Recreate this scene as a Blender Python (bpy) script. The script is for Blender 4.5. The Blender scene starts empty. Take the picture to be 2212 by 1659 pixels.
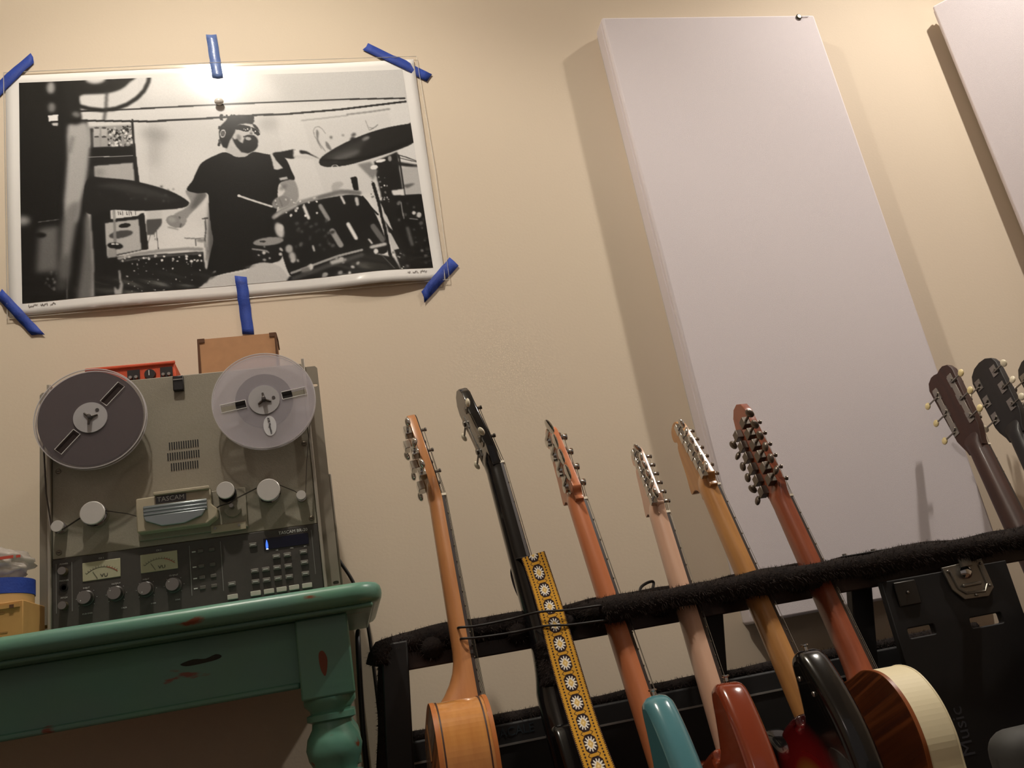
import bpy, bmesh, math, random
import numpy as np
from mathutils import Vector, Matrix
random.seed(7); rng = np.random.default_rng(7)
SC = bpy.context.scene; COL = SC.collection
PI = math.pi
# ------------------------------------------------------------------ camera
H = 0.60                                     # camera height above the floor
AX = Vector((0.9703, 0.1053, -0.2189)); AZ = Vector((-0.1709, 0.9351, -0.3100))
AZ.normalize(); AX = (AX - AX.dot(AZ)*AZ).normalized(); AY = AZ.cross(AX)
F = 1850.0; CX, CY = 1106.0, 829.5
cam = bpy.data.objects.new('camera', bpy.data.cameras.new('camera')); COL.objects.link(cam)
cam.data.sensor_width = 36; cam.data.lens = 36*F/2212; cam.data.clip_start = .02
m = Matrix((AX, AY, AZ)).to_4x4(); m.translation = Vector((0, 0, H)); cam.matrix_world = m
SC.camera = cam
SC.view_settings.view_transform = 'Standard'; SC.view_settings.look = 'None'
SC.view_settings.gamma = 1; SC.view_settings.use_curve_mapping = False
SC.view_settings.exposure = 0.0
# ------------------------------------------------------------------ world and lamps
w = bpy.data.worlds.new('world'); SC.world = w; w.use_nodes = True
w.node_tree.nodes['Background'].inputs[0].default_value = (1.0, .86, .78, 1)
w.node_tree.nodes['Background'].inputs[1].default_value = 0.165
def lamp(name, loc, power, col, size, aim=None, cone=90, blend=1):
    l = bpy.data.lights.new(name, 'SPOT' if aim else 'POINT'); l.energy = power; l.color = col; l.shadow_soft_size = size
    o = bpy.data.objects.new(name, l); COL.objects.link(o); o.location = loc
    if aim: l.spot_size = math.radians(cone); l.spot_blend = blend; o.rotation_euler = (Vector(aim)-Vector(loc)).to_track_quat('-Z','Y').to_euler()
    return o
lamp('ceiling_lamp_right', (2.0, 1.0, 3.0), 140, (1.0, .925, .83), .035, (.81, 1.8, -2.75), 109, .90)
lamp('ceiling_lamp_left', (-.26, .70, 3.0), 53, (1.0, .925, .83), .035, (.22, 1.8, -1.58), 98, .48)
lamp('left_lamp_added_spill', (-.26, .70, 3.0), 41, (1.0, .925, .83), .035)  # added point light, bare spill around the left downlight
lamp('added_fill_far', (-1.2, -2.2, 2.6), 7, (1.0, .84, .76), .25)  # weak warm fill added behind the camera, stands for no actual fixture

def ray(px, py):
    v = Vector((px-CX, CY-py, -F)); return Vector((AX.dot(v), AY.dot(v), AZ.dot(v)))
def at(px, py, y):
    r = ray(px, py); r = r*(y/r.y); return Vector((r.x, r.y, r.z+H))
# ------------------------------------------------------------------ materials
def srgb(c):
    return tuple(((v/255)/12.92 if v/255 <= .04045 else ((v/255+.055)/1.055)**2.4) for v in c)
MC = {}
def mat(name, rgb, rough=.5, metal=0, spec=.5, noise=None, bump=None, rgb2=None, emit=None, coat=0, alpha=None, wood=None):
    """noise=(scale, amount) colour mottling towards rgb2; bump=(scale, strength)"""
    if name in MC: return MC[name]
    mt = bpy.data.materials.new(name); mt.use_nodes = True; nt = mt.node_tree; N = nt.nodes
    b = N['Principled BSDF']; c = srgb(rgb)
    b.inputs['Base Color'].default_value = (*c, 1); b.inputs['Roughness'].default_value = rough
    b.inputs['Metallic'].default_value = metal; b.inputs['Specular IOR Level'].default_value = spec
    b.inputs['Coat Weight'].default_value = coat; b.inputs['Coat Roughness'].default_value = .12
    tc = N.new('ShaderNodeTexCoord')
    src = tc.outputs['Object']
    if wood:
        mp = N.new('ShaderNodeMapping'); mp.inputs['Scale'].default_value = wood; nt.links.new(src, mp.inputs[0]); src = mp.outputs[0]
    if noise:
        n = N.new('ShaderNodeTexNoise'); n.inputs['Scale'].default_value = noise[0]; n.inputs['Detail'].default_value = 4
        nt.links.new(src, n.inputs['Vector'])
        r = N.new('ShaderNodeValToRGB'); c2 = srgb(rgb2 or tuple(v*.8 for v in rgb))
        r.color_ramp.elements[0].color = (*c, 1); r.color_ramp.elements[1].color = (*c2, 1)
        r.color_ramp.elements[0].position = .5-noise[1]; r.color_ramp.elements[1].position = .5+noise[1]
        nt.links.new(n.outputs['Fac'], r.inputs[0]); nt.links.new(r.outputs[0], b.inputs['Base Color'])
    if bump:
        n = N.new('ShaderNodeTexNoise'); n.inputs['Scale'].default_value = bump[0]; n.inputs['Detail'].default_value = 3
        nt.links.new(tc.outputs['Object'], n.inputs['Vector'])
        bp = N.new('ShaderNodeBump'); bp.inputs['Strength'].default_value = bump[1]; bp.inputs['Distance'].default_value = .002
        nt.links.new(n.outputs['Fac'], bp.inputs['Height']); nt.links.new(bp.outputs[0], b.inputs['Normal'])
    if emit:
        b.inputs['Emission Color'].default_value = (*c, 1); b.inputs['Emission Strength'].default_value = emit
    if alpha is not None:
        t = N.new('ShaderNodeBsdfTransparent'); mx = N.new('ShaderNodeMixShader'); mx.inputs[0].default_value = alpha
        nt.links.new(t.outputs[0], mx.inputs[1]); nt.links.new(b.outputs[0], mx.inputs[2])
        nt.links.new(mx.outputs[0], N['Material Output'].inputs[0])
    MC[name] = mt; return mt
def vcol_mat(name, rough=.5, spec=.5, coat=0, bump=None):
    mt = mat(name, (128,128,128), rough, spec=spec, coat=coat, bump=bump); nt = mt.node_tree
    a = nt.nodes.new('ShaderNodeAttribute'); a.attribute_name = 'print'
    nt.links.new(a.outputs['Color'], nt.nodes['Principled BSDF'].inputs['Base Color']); return mt
CHROME = mat('chrome', (205,203,200), .12, 1)
STEEL = mat('worn_steel', (150,146,140), .32, 1)
BLACKM = mat('black_gloss', (14,13,14), .18)
BLACK = mat('black_matte', (20,18,18), .75)
# ------------------------------------------------------------------ mesh helpers
class MB:
    def __init__(s): s.bm = bmesh.new()
    def add(s, vs, fs, M=None):
        b = [s.bm.verts.new(M @ Vector(v) if M else v) for v in vs]
        for f in fs:
            try: s.bm.faces.new([b[i] for i in f])
            except ValueError: pass
        return s
    def box(s, a, b, M=None):
        (x0,y0,z0),(x1,y1,z1) = a, b
        return s.add([(x0,y0,z0),(x1,y0,z0),(x1,y1,z0),(x0,y1,z0),(x0,y0,z1),(x1,y0,z1),(x1,y1,z1),(x0,y1,z1)],
                     [(3,2,1,0),(4,5,6,7),(0,1,5,4),(1,2,6,5),(2,3,7,6),(3,0,4,7)], M)
    def cbox(s, c, d, M=None):
        return s.box((c[0]-d[0]/2,c[1]-d[1]/2,c[2]-d[2]/2),(c[0]+d[0]/2,c[1]+d[1]/2,c[2]+d[2]/2), M)
    def loft(s, rings, cap=True, M=None, closed=True):
        n = len(rings[0]); vs = [v for r in rings for v in r]; fs = []
        for i in range(len(rings)-1):
            for j in range(n if closed else n-1):
                k = (j+1) % n; fs.append((i*n+j, i*n+k, (i+1)*n+k, (i+1)*n+j))
        if cap and closed: fs += [tuple(range(n))[::-1], tuple((len(rings)-1)*n+j for j in range(n))]
        return s.add(vs, fs, M)
    def lathe(s, prof, c, axis, seg=24, M=None):
        """prof: (distance along axis, radius)"""
        axis = Vector(axis).normalized(); t = axis.orthogonal().normalized(); q = axis.cross(t); c = Vector(c)
        return s.loft([[c+axis*d+(t*math.cos(2*PI*i/seg)+q*math.sin(2*PI*i/seg))*max(r,1e-5) for i in range(seg)] for d, r in prof], tuple(prof[0]) != tuple(prof[-1]), M)
    def cyl(s, p0, p1, r0, r1=None, seg=16, M=None):
        p0, p1 = Vector(p0), Vector(p1); return s.lathe([(0,r0),((p1-p0).length, r0 if r1 is None else r1)], p0, p1-p0, seg, M)
    def tube(s, pts, r, seg=8, M=None):
        pts = [Vector(p) for p in pts]; rings = []; t0 = None
        for i, p in enumerate(pts):
            d = (pts[min(i+1,len(pts)-1)]-pts[max(i-1,0)]).normalized()
            if t0 is None: t0 = d.orthogonal().normalized()
            t0 = (t0 - d*t0.dot(d)).normalized(); q = d.cross(t0); rr = r[i] if isinstance(r,(list,tuple)) else r
            rings.append([p+(t0*math.cos(2*PI*k/seg)+q*math.sin(2*PI*k/seg))*rr for k in range(seg)])
        return s.loft(rings, True, M)
    def ell(s, c, rad, M=None, u=12, v=8):
        c = Vector(c); rings = []
        for i in range(1, v):
            a = PI*i/v; rings.append([c+Vector((rad[0]*math.sin(a)*math.cos(2*PI*j/u), rad[1]*math.sin(a)*math.sin(2*PI*j/u), rad[2]*math.cos(a))) for j in range(u)])
        return s.loft(rings, True, M)
    def prism(s, pts, lo, hi, M=None):
        """outline in x,z extruded along y"""
        n = len(pts)
        return s.add([(x,lo,z) for x,z in pts]+[(x,hi,z) for x,z in pts], [tuple(range(n)), tuple(range(2*n-1,n-1,-1))]+[(i,(i+1)%n+0,(i+1)%n+n,i+n)[::-1] for i in range(n)], M)
def link(name, me, mt=None, parent=None, smooth=False):
    o = bpy.data.objects.new(name, me); COL.objects.link(o)
    if mt: me.materials.append(mt)
    if parent:
        o.parent = parent
    if smooth:
        for p in me.polygons: p.use_smooth = True
    return o
def obj(name, mb, mt, parent=None, smooth=False, bevel=0, seg=2, sharp=35):
    bmesh.ops.recalc_face_normals(mb.bm, faces=mb.bm.faces)
    me = bpy.data.meshes.new(name); mb.bm.to_mesh(me); mb.bm.free()
    o = link(name, me, mt, parent, smooth)
    if bevel:
        md = o.modifiers.new('bevel','BEVEL'); md.width = bevel; md.segments = seg; md.limit_method = 'ANGLE'; md.angle_limit = math.radians(40)
        for p in me.polygons: p.use_smooth = True
    if smooth or bevel:
        try: me.set_sharp_from_angle(angle=math.radians(sharp if not bevel else 60))
        except Exception: pass
    return o
def tag(o, label=None, cat=None, group=None, kind=None):
    if label: o['label'] = label
    if cat: o['category'] = cat
    if group: o['group'] = group
    if kind: o['kind'] = kind
    return o
def empty(name, loc=(0,0,0), rot=None):
    o = bpy.data.objects.new(name, None); COL.objects.link(o); o.location = loc; o.empty_display_size = .05
    if rot: o.rotation_euler = rot
    return o
def spline(pts, n=6, closed=True):
    out = []; P = [Vector((*p, 0)) if len(p) == 2 else Vector(p) for p in pts]; L = len(P)
    rngi = range(L) if closed else range(L-1)
    for i in rngi:
        g = lambda k: P[k % L] if closed else P[min(max(k,0),L-1)]
        p0,p1,p2,p3 = g(i-1),g(i),g(i+1),g(i+2)
        for j in range(n):
            t = j/n; out.append(.5*((2*p1)+(p2-p0)*t+(2*p0-5*p1+4*p2-p3)*t*t+(3*p1-p0-3*p2+p3)*t**3))
    if not closed: out.append(P[-1])
    return [(v.x, v.y) for v in out] if len(pts[0]) == 2 else out
def plate(loops, y0, y1, bev=0, M=None, name='p'):
    """outline plus holes in x,z -> mesh slab from y0 to y1 (rounded edge bev)"""
    cu = bpy.data.curves.new(name, 'CURVE'); cu.dimensions = '2D'; cu.fill_mode = 'BOTH'
    th = abs(y1-y0); cu.extrude = th/2-bev; cu.bevel_depth = bev; cu.bevel_resolution = 2; cu.offset = -bev
    for lp in loops:
        sp = cu.splines.new('POLY'); sp.points.add(len(lp)-1); sp.use_cyclic_u = True
        for i,(x,z) in enumerate(lp): sp.points[i].co = (x,z,0,1)
    o = bpy.data.objects.new(name, cu); COL.objects.link(o)
    dg = bpy.context.evaluated_depsgraph_get(); me = bpy.data.meshes.new_from_object(o.evaluated_get(dg))
    bpy.data.objects.remove(o); bpy.data.curves.remove(cu)
    R = Matrix.Translation((0,(y0+y1)/2,0)) @ Matrix.Rotation(PI/2, 4, 'X')
    me.transform((M @ R) if M else R); me.materials.clear()
    return me
def plobj(name, loops, y0, y1, mt, parent=None, bev=0, M=None):
    me = plate(loops, y0, y1, bev, M, name); o = link(name, me, mt, parent)
    if bev:
        for p in me.polygons: p.use_smooth = True
        try: me.set_sharp_from_angle(angle=math.radians(50))
        except Exception: pass
    return o
def text(name, s, size, loc, mt, parent=None, M=None, align='CENTER', sx=1.0, depth=.0002):
    """lettering standing in the x,z plane facing -y"""
    cu = bpy.data.curves.new(name, 'FONT'); cu.body = s; cu.size = size; cu.align_x = align; cu.align_y = 'CENTER'; cu.extrude = depth; cu.resolution_u = 2
    o = bpy.data.objects.new(name, cu); COL.objects.link(o)
    dg = bpy.context.evaluated_depsgraph_get(); me = bpy.data.meshes.new_from_object(o.evaluated_get(dg))
    bpy.data.objects.remove(o); bpy.data.curves.remove(cu)
    T = Matrix.Translation(loc) @ (M if M else Matrix()) @ Matrix.Rotation(PI/2,4,'X') @ Matrix.Diagonal((sx,1,1,1))
    me.transform(T); me.materials.clear()
    return link(name, me, mt, parent)
def circle(cx, cz, r, n=32): return [(cx+r*math.cos(2*PI*i/n), cz+r*math.sin(2*PI*i/n)) for i in range(n)]
def rect(x0,x1,z0,z1): return [(x0,z0),(x1,z0),(x1,z1),(x0,z1)]
def rrect(x0,x1,z0,z1,r,n=5):
    out = []
    for (cx,cz,a) in ((x1-r,z1-r,0),(x0+r,z1-r,90),(x0+r,z0+r,180),(x1-r,z0+r,270)):
        for i in range(n+1):
            t = math.radians(a+90*i/n); out.append((cx+r*math.cos(t), cz+r*math.sin(t)))
    return out
# ================================================================== the room
WY = 1.80
WALL = mat('wall_paint', (214,200,178), .75, spec=.25, noise=(1.3,.35), rgb2=(213,197,178), bump=(160,.10))
CEIL = mat('ceiling_paint', (225,218,200), .9)
FLOOR = mat('floor_wood', (96,66,44), .45, noise=(6,.2), wood=(1,8,1))
def structure(name, a, b, mt):
    o = obj(name, MB().box(a,b), mt); o['kind'] = 'structure'; return o
structure('wall_back', (-3.2,WY,0), (2.62,WY+.1,3.15), WALL)
structure('wall_right', (2.62,-2.6,0), (2.72,WY+.1,3.15), WALL)
structure('wall_left', (-3.3,-2.6,0), (-3.2,WY+.1,3.15), WALL)
structure('floor', (-3.3,-2.6,-.1), (2.72,WY+.1,0), FLOOR)
structure('ceiling', (-3.3,-2.6,3.15), (2.72,WY+.1,3.25), CEIL)
structure('baseboard_back', (-3.2,WY-.015,0), (2.62,WY,.10), mat('baseboard_paint', (225,220,208), .4))
# ================================================================== acoustic panels
FAB = mat('white_fabric', (219,211,214), .95, spec=.1, bump=(900,.35))
def panel(name, label, W, Z0, Z1, T, loc, rz):
    r = empty(name, loc, (0,0,rz)); tag(r, label, 'acoustic panel')
    obj('fabric_front', MB().box((0,-T,Z0),(W,-.012,Z1)), FAB, r, bevel=.006, seg=3)
    obj('backing_frame', MB().box((.006,-.012,Z0+.006),(W-.006,0,Z1-.006)), mat('panel_backing',(196,190,186),.8), r)
    # wrapped side seam, a slightly raised fold of the cloth
    obj('side_seam', MB().tube([(-.0006,-T+.016,Z0+.01),(-.0006,-T+.016,Z1-.01)], .0014, 6), FAB, r)
    return r
p1 = panel('sound_absorber', 'tall white fabric acoustic panel hung flat on the wall behind the guitars', .630, 0, 1.571, .071, (.828,WY,.60), 0)
g = at(1725,37.5,1.729)
fit = obj('wire_clip', MB().lathe([(0,.0085),(.003,.0085),(.0045,.006)], (g.x-.828, -.071-.0005, g.z-.6), (0,-1,0), 16), mat('clip_metal',(90,86,78),.4,1), p1)
tag(fit, 'small dark metal clip near the top right corner')
obj('clip_thread', MB().tube([(g.x-.828+.006,-.0725,g.z-.6),(g.x-.828+.03,-.0728,g.z-.6+.001)], .0008, 5), FAB, p1)
p2 = panel('sound_absorber', 'white fabric acoustic panel set diagonally across the corner at the right edge', .61, 0, 1.60, .05, (1.915,WY-.012,.62), -math.radians(47))
# ================================================================== poster
POST = empty('poster', (0, WY, H)); tag(POST, 'black and white photo poster of a drummer in a clear plastic sleeve', 'poster')
PAPER = mat('poster_paper', (238,236,234), .7, spec=.08)
def wob(x, z):
    """how far the sheet stands off the wall: it bags out between the strips of tape"""
    b = .004 + .016*math.exp(-((x-.165)/.10)**2)*math.exp(-((z-.865)/.07)**2) + .008*math.exp(-((x+.40)/.13)**2)*math.exp(-((z-.875)/.05)**2)
    return b + .002*math.sin(x*9+1)*math.sin(z*7)
def quadgrid(corners, nu, nv, off, solid=0):
    tl,tr,br,bl = [at(px,py,WY) for px,py in corners]
    U = np.linspace(0,1,nu)[None,:]; V = np.linspace(0,1,nv)[:,None]
    X = (tl.x*(1-U)+tr.x*U)*(1-V)+(bl.x*(1-U)+br.x*U)*V
    Z = (tl.z*(1-U)+tr.z*U)*(1-V)+(bl.z*(1-U)+br.z*U)*V
    Zr = Z-H
    Y = .004+.016*np.exp(-((X-.165)/.10)**2)*np.exp(-((Zr-.865)/.07)**2)+.008*np.exp(-((X+.40)/.13)**2)*np.exp(-((Zr-.875)/.05)**2)+.002*np.sin(X*9+1)*np.sin(Zr*7)
    return X, -(Y+off), Zr
def gridmesh(name, X, Y, Z, colors=None):
    nv, nu = X.shape; me = bpy.data.meshes.new(name)
    co = np.stack([X,Y,Z],-1).reshape(-1,3).astype(np.float32)
    i = np.arange(nv*nu).reshape(nv,nu); q = np.stack([i[:-1,:-1],i[1:,:-1],i[1:,1:],i[:-1,1:]],-1).reshape(-1,4)
    me.vertices.add(len(co)); me.vertices.foreach_set('co', co.ravel())
    me.loops.add(q.size); me.loops.foreach_set('vertex_index', q.ravel().astype(np.int32))
    me.polygons.add(len(q)); me.polygons.foreach_set('loop_start', (np.arange(len(q))*4).astype(np.int32)); me.polygons.foreach_set('loop_total', np.full(len(q),4,dtype=np.int32))
    me.polygons.foreach_set('use_smooth', np.ones(len(q),dtype=bool)); me.update(calc_edges=True)
    if colors is not None:
        a = me.color_attributes.new('print','FLOAT_COLOR','POINT')
        c = np.ones((len(co),4),dtype=np.float32); c[:,:3] = colors.reshape(-1,3); a.data.foreach_set('color', c.ravel())
    return me
X,Y,Z = quadgrid([(12,166),(893,131),(962,606),(22,687)], 60, 40, 0)
sheet = link('paper_sheet', gridmesh('paper_sheet',X,Y,Z), PAPER, POST)
md = sheet.modifiers.new('solid','SOLIDIFY'); md.thickness = .0006; md.offset = -1
# ---- the printed photograph, drawn tone by tone into the colours of a fine grid
NU, NV = 720, 430
PX_,PY_,PZ_ = quadgrid([(42,181),(869,153),(935,581),(50,658)], NU, NV, .0007)
def to_photo(X, Z):
    vx = AX.x*X+AY.x*WY+AZ.x*Z; vy = AX.y*X+AY.y*WY+AZ.y*Z; vz = AX.z*X+AY.z*WY+AZ.z*Z
    return CX+F*vx/-vz, CY-F*vy/-vz
GX, GY = to_photo(PX_, PZ_)
img = np.full((NV,NU), .88)
def blur(a, s):
    if s <= .3: return a
    r = max(1,int(s*2.2)); k = np.exp(-.5*(np.arange(-r,r+1)/s)**2); k /= k.sum()
    p = np.pad(a,((r,r),(r,r)),'edge')
    p = sum(k[i]*p[:,i:i+a.shape[1]] for i in range(2*r+1)); return sum(k[i]*p[i:i+a.shape[0]] for i in range(2*r+1))
def win(x0,x1,y0,y1,b):
    m = (GX>x0-b)&(GX<x1+b)&(GY>y0-b)&(GY<y1+b)
    if not m.any(): return None
    r = np.where(m.any(1))[0]; c = np.where(m.any(0))[0]
    return slice(r[0],r[-1]+1), slice(c[0],c[-1]+1)
def comp(val, w_, mask, s, op=1.0):
    mk = blur(mask.astype(float), s)*op; img[w_] = img[w_]*(1-mk)+val*mk
def P(val, pts, s=.7, op=1.0):
    xs=[p[0] for p in pts]; ys=[p[1] for p in pts]; W_ = win(min(xs),max(xs),min(ys),max(ys),4+s*3)
    if W_ is None: return
    x, y = GX[W_], GY[W_]; ins = np.zeros(x.shape,bool); j = len(pts)-1
    for i in range(len(pts)):
        xi,yi = pts[i]; xj,yj = pts[j]
        if yi != yj: ins ^= ((yi>y)!=(yj>y))&(x<(xj-xi)*(y-yi)/(yj-yi)+xi)
        j = i
    comp(val, W_, ins, s, op)
def S(val, pts, s=.7, op=1.0): P(val, spline(pts,5), s, op)
def E(val, cx, cy, rx, ry, rot=0, s=.7, op=1.0, ring=None):
    R = max(rx,ry); W_ = win(cx-R,cx+R,cy-R,cy+R,4+s*3)
    if W_ is None: return
    x, y = GX[W_]-cx, GY[W_]-cy; a = math.radians(rot); u = (x*math.cos(a)+y*math.sin(a))/rx; v = (-x*math.sin(a)+y*math.cos(a))/ry
    d = u*u+v*v; mk = d<1
    if ring: mk &= d>ring
    comp(val, W_, mk, s, op)
def L(val, pts, wd, s=.6, op=1.0):
    xs=[p[0] for p in pts]; ys=[p[1] for p in pts]; W_ = win(min(xs),max(xs),min(ys),max(ys),4+wd+s*3)
    if W_ is None: return
    x, y = GX[W_], GY[W_]; mk = np.zeros(x.shape,bool)
    for (ax,ay),(bx,by) in zip(pts[:-1],pts[1:]):
        dx,dy = bx-ax,by-ay; t = np.clip(((x-ax)*dx+(y-ay)*dy)/(dx*dx+dy*dy+1e-9),0,1); mk |= ((x-ax-t*dx)**2+(y-ay-t*dy)**2)<(wd/2)**2
    comp(val, W_, mk, s, op)
rnd = random.Random(3)
def specks(n, x0,x1,y0,y1, lo, hi, r0, r1, s=.6):
    for _ in range(n):
        r = rnd.uniform(r0,r1); E(rnd.uniform(lo,hi), rnd.uniform(x0,x1), rnd.uniform(y0,y1), r, r*rnd.uniform(.6,1.5), rnd.uniform(0,90), s)
P(.82,[(300,140),(900,130),(900,215),(620,222),(300,240)],3); P(.93,[(300,150),(560,140),(620,218),(300,236)],20)
P(.80,[(560,140),(900,130),(875,212),(620,221)],12,.7)
P(.86,[(322,266),(594,253),(612,330),(622,420),(470,560),(322,520)],1)
E(.55,335,292,30,14,10,9,.6); E(.6,335,325,14,40,0,9,.45); E(.93,430,380,70,70,0,20,.6); E(.66,580,270,22,16,0,8,.5); E(.93,400,520,60,40,0,12,.7)
P(.84,[(655,268),(838,246),(860,330),(870,420),(700,420),(672,330)],1.5,.6)
L(.55,[(652,263),(700,258),(750,252)],3,1.2,.6); L(.45,[(750,250),(800,244),(841,238)],3.5,1.2,.7)
L(.16,[(170,243),(240,241),(300,238),(468,229),(620,222),(700,219),(740,217),(800,216),(874,215)],3.4,.6)
L(.16,[(150,263),(240,264),(322,265),(400,261),(470,257),(560,251),(620,249),(735,239),(876,222)],4.2,.6)
# curled cable and plant on the wall
L(.6,[(703,330),(690,312),(680,298),(677,285),(681,278),(688,276),(696,281),(703,291)],1.6,.8); S(.5,[(684,283),(689,290),(688,305),(696,326),(686,310),(683,295)],1.2); S(.5,[(704,308),(713,318),(716,328),(706,322)],1.2)
L(.55,[(789,262),(794,275),(798,284)],1.2,.8); L(.4,[(800,283),(812,276),(816,272)],1.5,.8); L(.5,[(806,280),(798,278)],1.2,.8)
# left dark mass and lamp rings
P(.10,[(36,170),(170,170),(168,262),(150,272),(146,668),(36,668)],1)
S(.12,[(150,170),(290,165),(280,182),(262,196),(235,204),(205,206),(178,208),(165,222),(150,236),(140,200)],2.2)
E(.88,207,170,24,14,0,3); E(.6,246,171,8,4,0,2,.7)
L(.12,[(324,160),(322,180),(312,200),(296,216),(275,229),(250,238),(222,241),(195,238),(165,230)],8.5,1.8)
L(.22,[(232,200),(230,235),(226,262)],6,2.2,.8); P(.12,[(146,205),(172,212),(176,240),(178,262),(166,276),(150,262)],2)
E(.66,111,192,9,13,0,3); E(.5,113,235,8,11,0,3); P(.95,[(105,252),(127,250),(127,264),(107,265)],.8); P(.82,[(112,269),(127,268),(126,275),(116,274)],1)
E(.5,166,250,9,6,20,2.5,.9)
P(.13,[(178,262),(196,262),(200,330),(192,410),(176,460),(160,560),(150,668),(250,668),(250,450),(230,390),(200,335),(196,275)],2,.0)
# shelf with stacked speakers and drums
P(.13,[(188,328),(292,324),(302,402),(232,402),(188,402)],1)
P(.62,[(188,276),(290,272),(292,326),(190,330)],1.5)
for bx in (204,217,222): pass
for (x0,x1) in ((204,216),(220,232)):
    P(.75,[(x0,280),(x1,279),(x1,297),(x0,298)],.8); P(.66,[(x0,299),(x1,299),(x1,320),(x0,321)],1); E(.3,(x0+x1)/2,279,5,2); E(.25,(x0+x1)/2,298,5,2)
P(.2,[(195,280),(202,280),(203,322),(196,322)],1); specks(60,234,289,275,322,.05,.35,1.2,3.4); specks(46,238,289,278,322,.7,.98,1.2,3.0)
P(.10,[(190,321),(292,318),(292,336),(190,340)],1.2); L(.75,[(192,342),(250,340),(288,338)],1.3,.5); P(.72,[(205,361),(288,353),(292,393),(206,384)],1.2); E(.5,215,375,12,10,0,5,.6)
L(.16,[(287,262),(289,300),(294,350),(300,398)],4.5,.7)
# boom stand, silver and out of focus
P(.08,[(146,262),(190,262),(190,668),(146,668)],2)
S(.70,[(147,276),(166,272),(188,268),(196,300),(193,345),(187,395),(176,440),(168,480),(150,480),(140,450),(143,400),(147,340)],3.2)
S(.52,[(148,450),(174,440),(164,500),(154,560),(148,600),(132,600),(134,540),(138,480)],4); S(.32,[(134,560),(155,560),(148,625),(122,625)],5,.7)
S(.42,[(184,470),(196,470),(202,530),(206,600),(200,662),(170,662),(174,600),(182,530)],4.5); L(.2,[(152,330),(158,300)],8,3,.35)
E(.6,52,480,15,10,0,4.5); P(.42,[(86,498),(128,490),(128,588),(80,592)],5); E(.10,90,511,12,5.5,0,1.5); L(.5,[(84,483),(128,477)],1.5,.6,.8); specks(14,95,125,590,630,.3,.5,.8,3,1.2)
# hi hat area, amp, keyboard
P(.11,[(196,452),(252,452),(252,668),(206,668),(204,560)],1.5)
P(.90,[(240,455),(300,452),(318,466),(318,474),(240,476)],1); 
for k in range(9): L(.12,[(256+k*4.6,459),(257+k*4.6,466)],1.5,.5,.9 if k not in(3,7) else 0)
P(.13,[(222,478),(298,468),(306,462),(312,462),(322,540),(308,542),(228,560)],.8); P(.74,[(228,484),(300,475),(306,541),(232,556)],1)
E(.12,270,489,13,5,-8,.7); E(.3,262,508,26,8,-10,1); P(.8,[(318,455),(350,450),(350,474),(318,477)],2,.8); P(.32,[(317,476),(350,473),(350,486),(333,508),(318,509)],1)
L(.3,[(338,500),(343,540)],1.6,.6); L(.35,[(326,508),(318,535)],1.2,.6); L(.4,[(333,505),(336,520)],1,.6)
L(.55,[(247,458),(249,500),(250,560)],6,1); E(.1,250,533,17,7,5,1); E(.9,245,529,4,2); E(.85,254,529,4,2); P(.62,[(233,540),(250,538),(252,558),(234,561)],1.2)
L(.7,[(245,460),(248,475)],4,1); E(.85,240,441,3,1.6); E(.85,249,441,3,1.6); L(.55,[(210,450),(211,454)],5,1.5)
P(.10,[(228,561),(258,556),(440,545),(445,600),(430,645),(300,668),(206,668)],1.2)
L(.62,[(258,560),(300,550),(350,543),(400,539),(436,540)],7,1.2); L(.35,[(262,566),(330,556),(436,549)],4,1.2); specks(26,262,436,553,566,.7,1,1.2,3.2); specks(60,262,436,568,640,.25,.9,.6,1.7)
L(.6,[(259,588),(262,612)],5,1.2); S(.62,[(248,622),(258,630),(262,612),(268,618),(266,640),(270,648),(254,648)],1.4)
S(.13,[(188,392),(232,388),(280,391),(330,402),(370,415),(400,431),(409,441),(396,450),(350,455),(290,457),(240,455),(188,462)],.9); S(.2,[(240,400),(300,402),(350,418),(380,438),(300,430)],4,.5)
# small cymbal stand seen between arm and shirt
L(.45,[(400,516),(425,517),(445,515)],2,.8); E(.5,435,521,10,4,0,1.4,.8); L(.4,[(423,518),(424,532)],2,.6); L(.28,[(438,474),(449,473)],3,.7); L(.38,[(444,476),(445,500),(443,520),(444,535)],3.2,.8); L(.7,[(443,525),(448,545),(446,562)],5,1)
# ---- the drummer
S(.60,[(402,412),(446,420),(430,444),(410,466),(396,479),(376,466),(398,453),(412,438)],1); S(.36,[(428,418),(446,421),(428,446),(412,452)],3,.8)
E(.56,380,480,21,13,15,.8); E(.72,372,476,9,6,20,2,.6); L(.25,[(388,470),(393,480),(390,492)],2,1); E(.62,396,478,8,7,0,1); L(.25,[(364,492),(385,497)],2,1.2,.6)
S(.78,[(488,322),(500,300),(545,318),(546,330),(528,342),(508,340),(490,330)],.8)
P(.80,[(496,306),(502,296),(507,286),(510,276),(519,269),(532,267),(545,269),(556,281),(559,297),(557,320),(546,330),(520,328),(500,318)],.6)
P(.10,[(474,291),(475,276),(484,268),(492,259),(504,254),(516,251),(535,252),(547,256),(550,264),(546,271),(532,269),(518,271),(511,276),(508,287),(503,297),(497,306),(491,323),(482,320),(475,305)],1.0)
specks(34,478,550,252,262,.05,.2,1.5,3.4); specks(16,473,484,268,318,.08,.3,1.5,3)
P(.12,[(501,298),(507,304),(513,302),(519,309),(525,312),(528,302),(532,295),(540,294),(548,295),(554,299),(558,306),(557,320),(549,329),(536,334),(522,331),(512,320),(506,310)],1.1); S(.42,[(513,293),(520,296),(520,306),(512,302)],1.6,.7)
E(.72,536.5,302,6.5,3.6,8,.9); L(.12,[(527,298),(536,295.5),(549,297)],2.4,.6)
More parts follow.
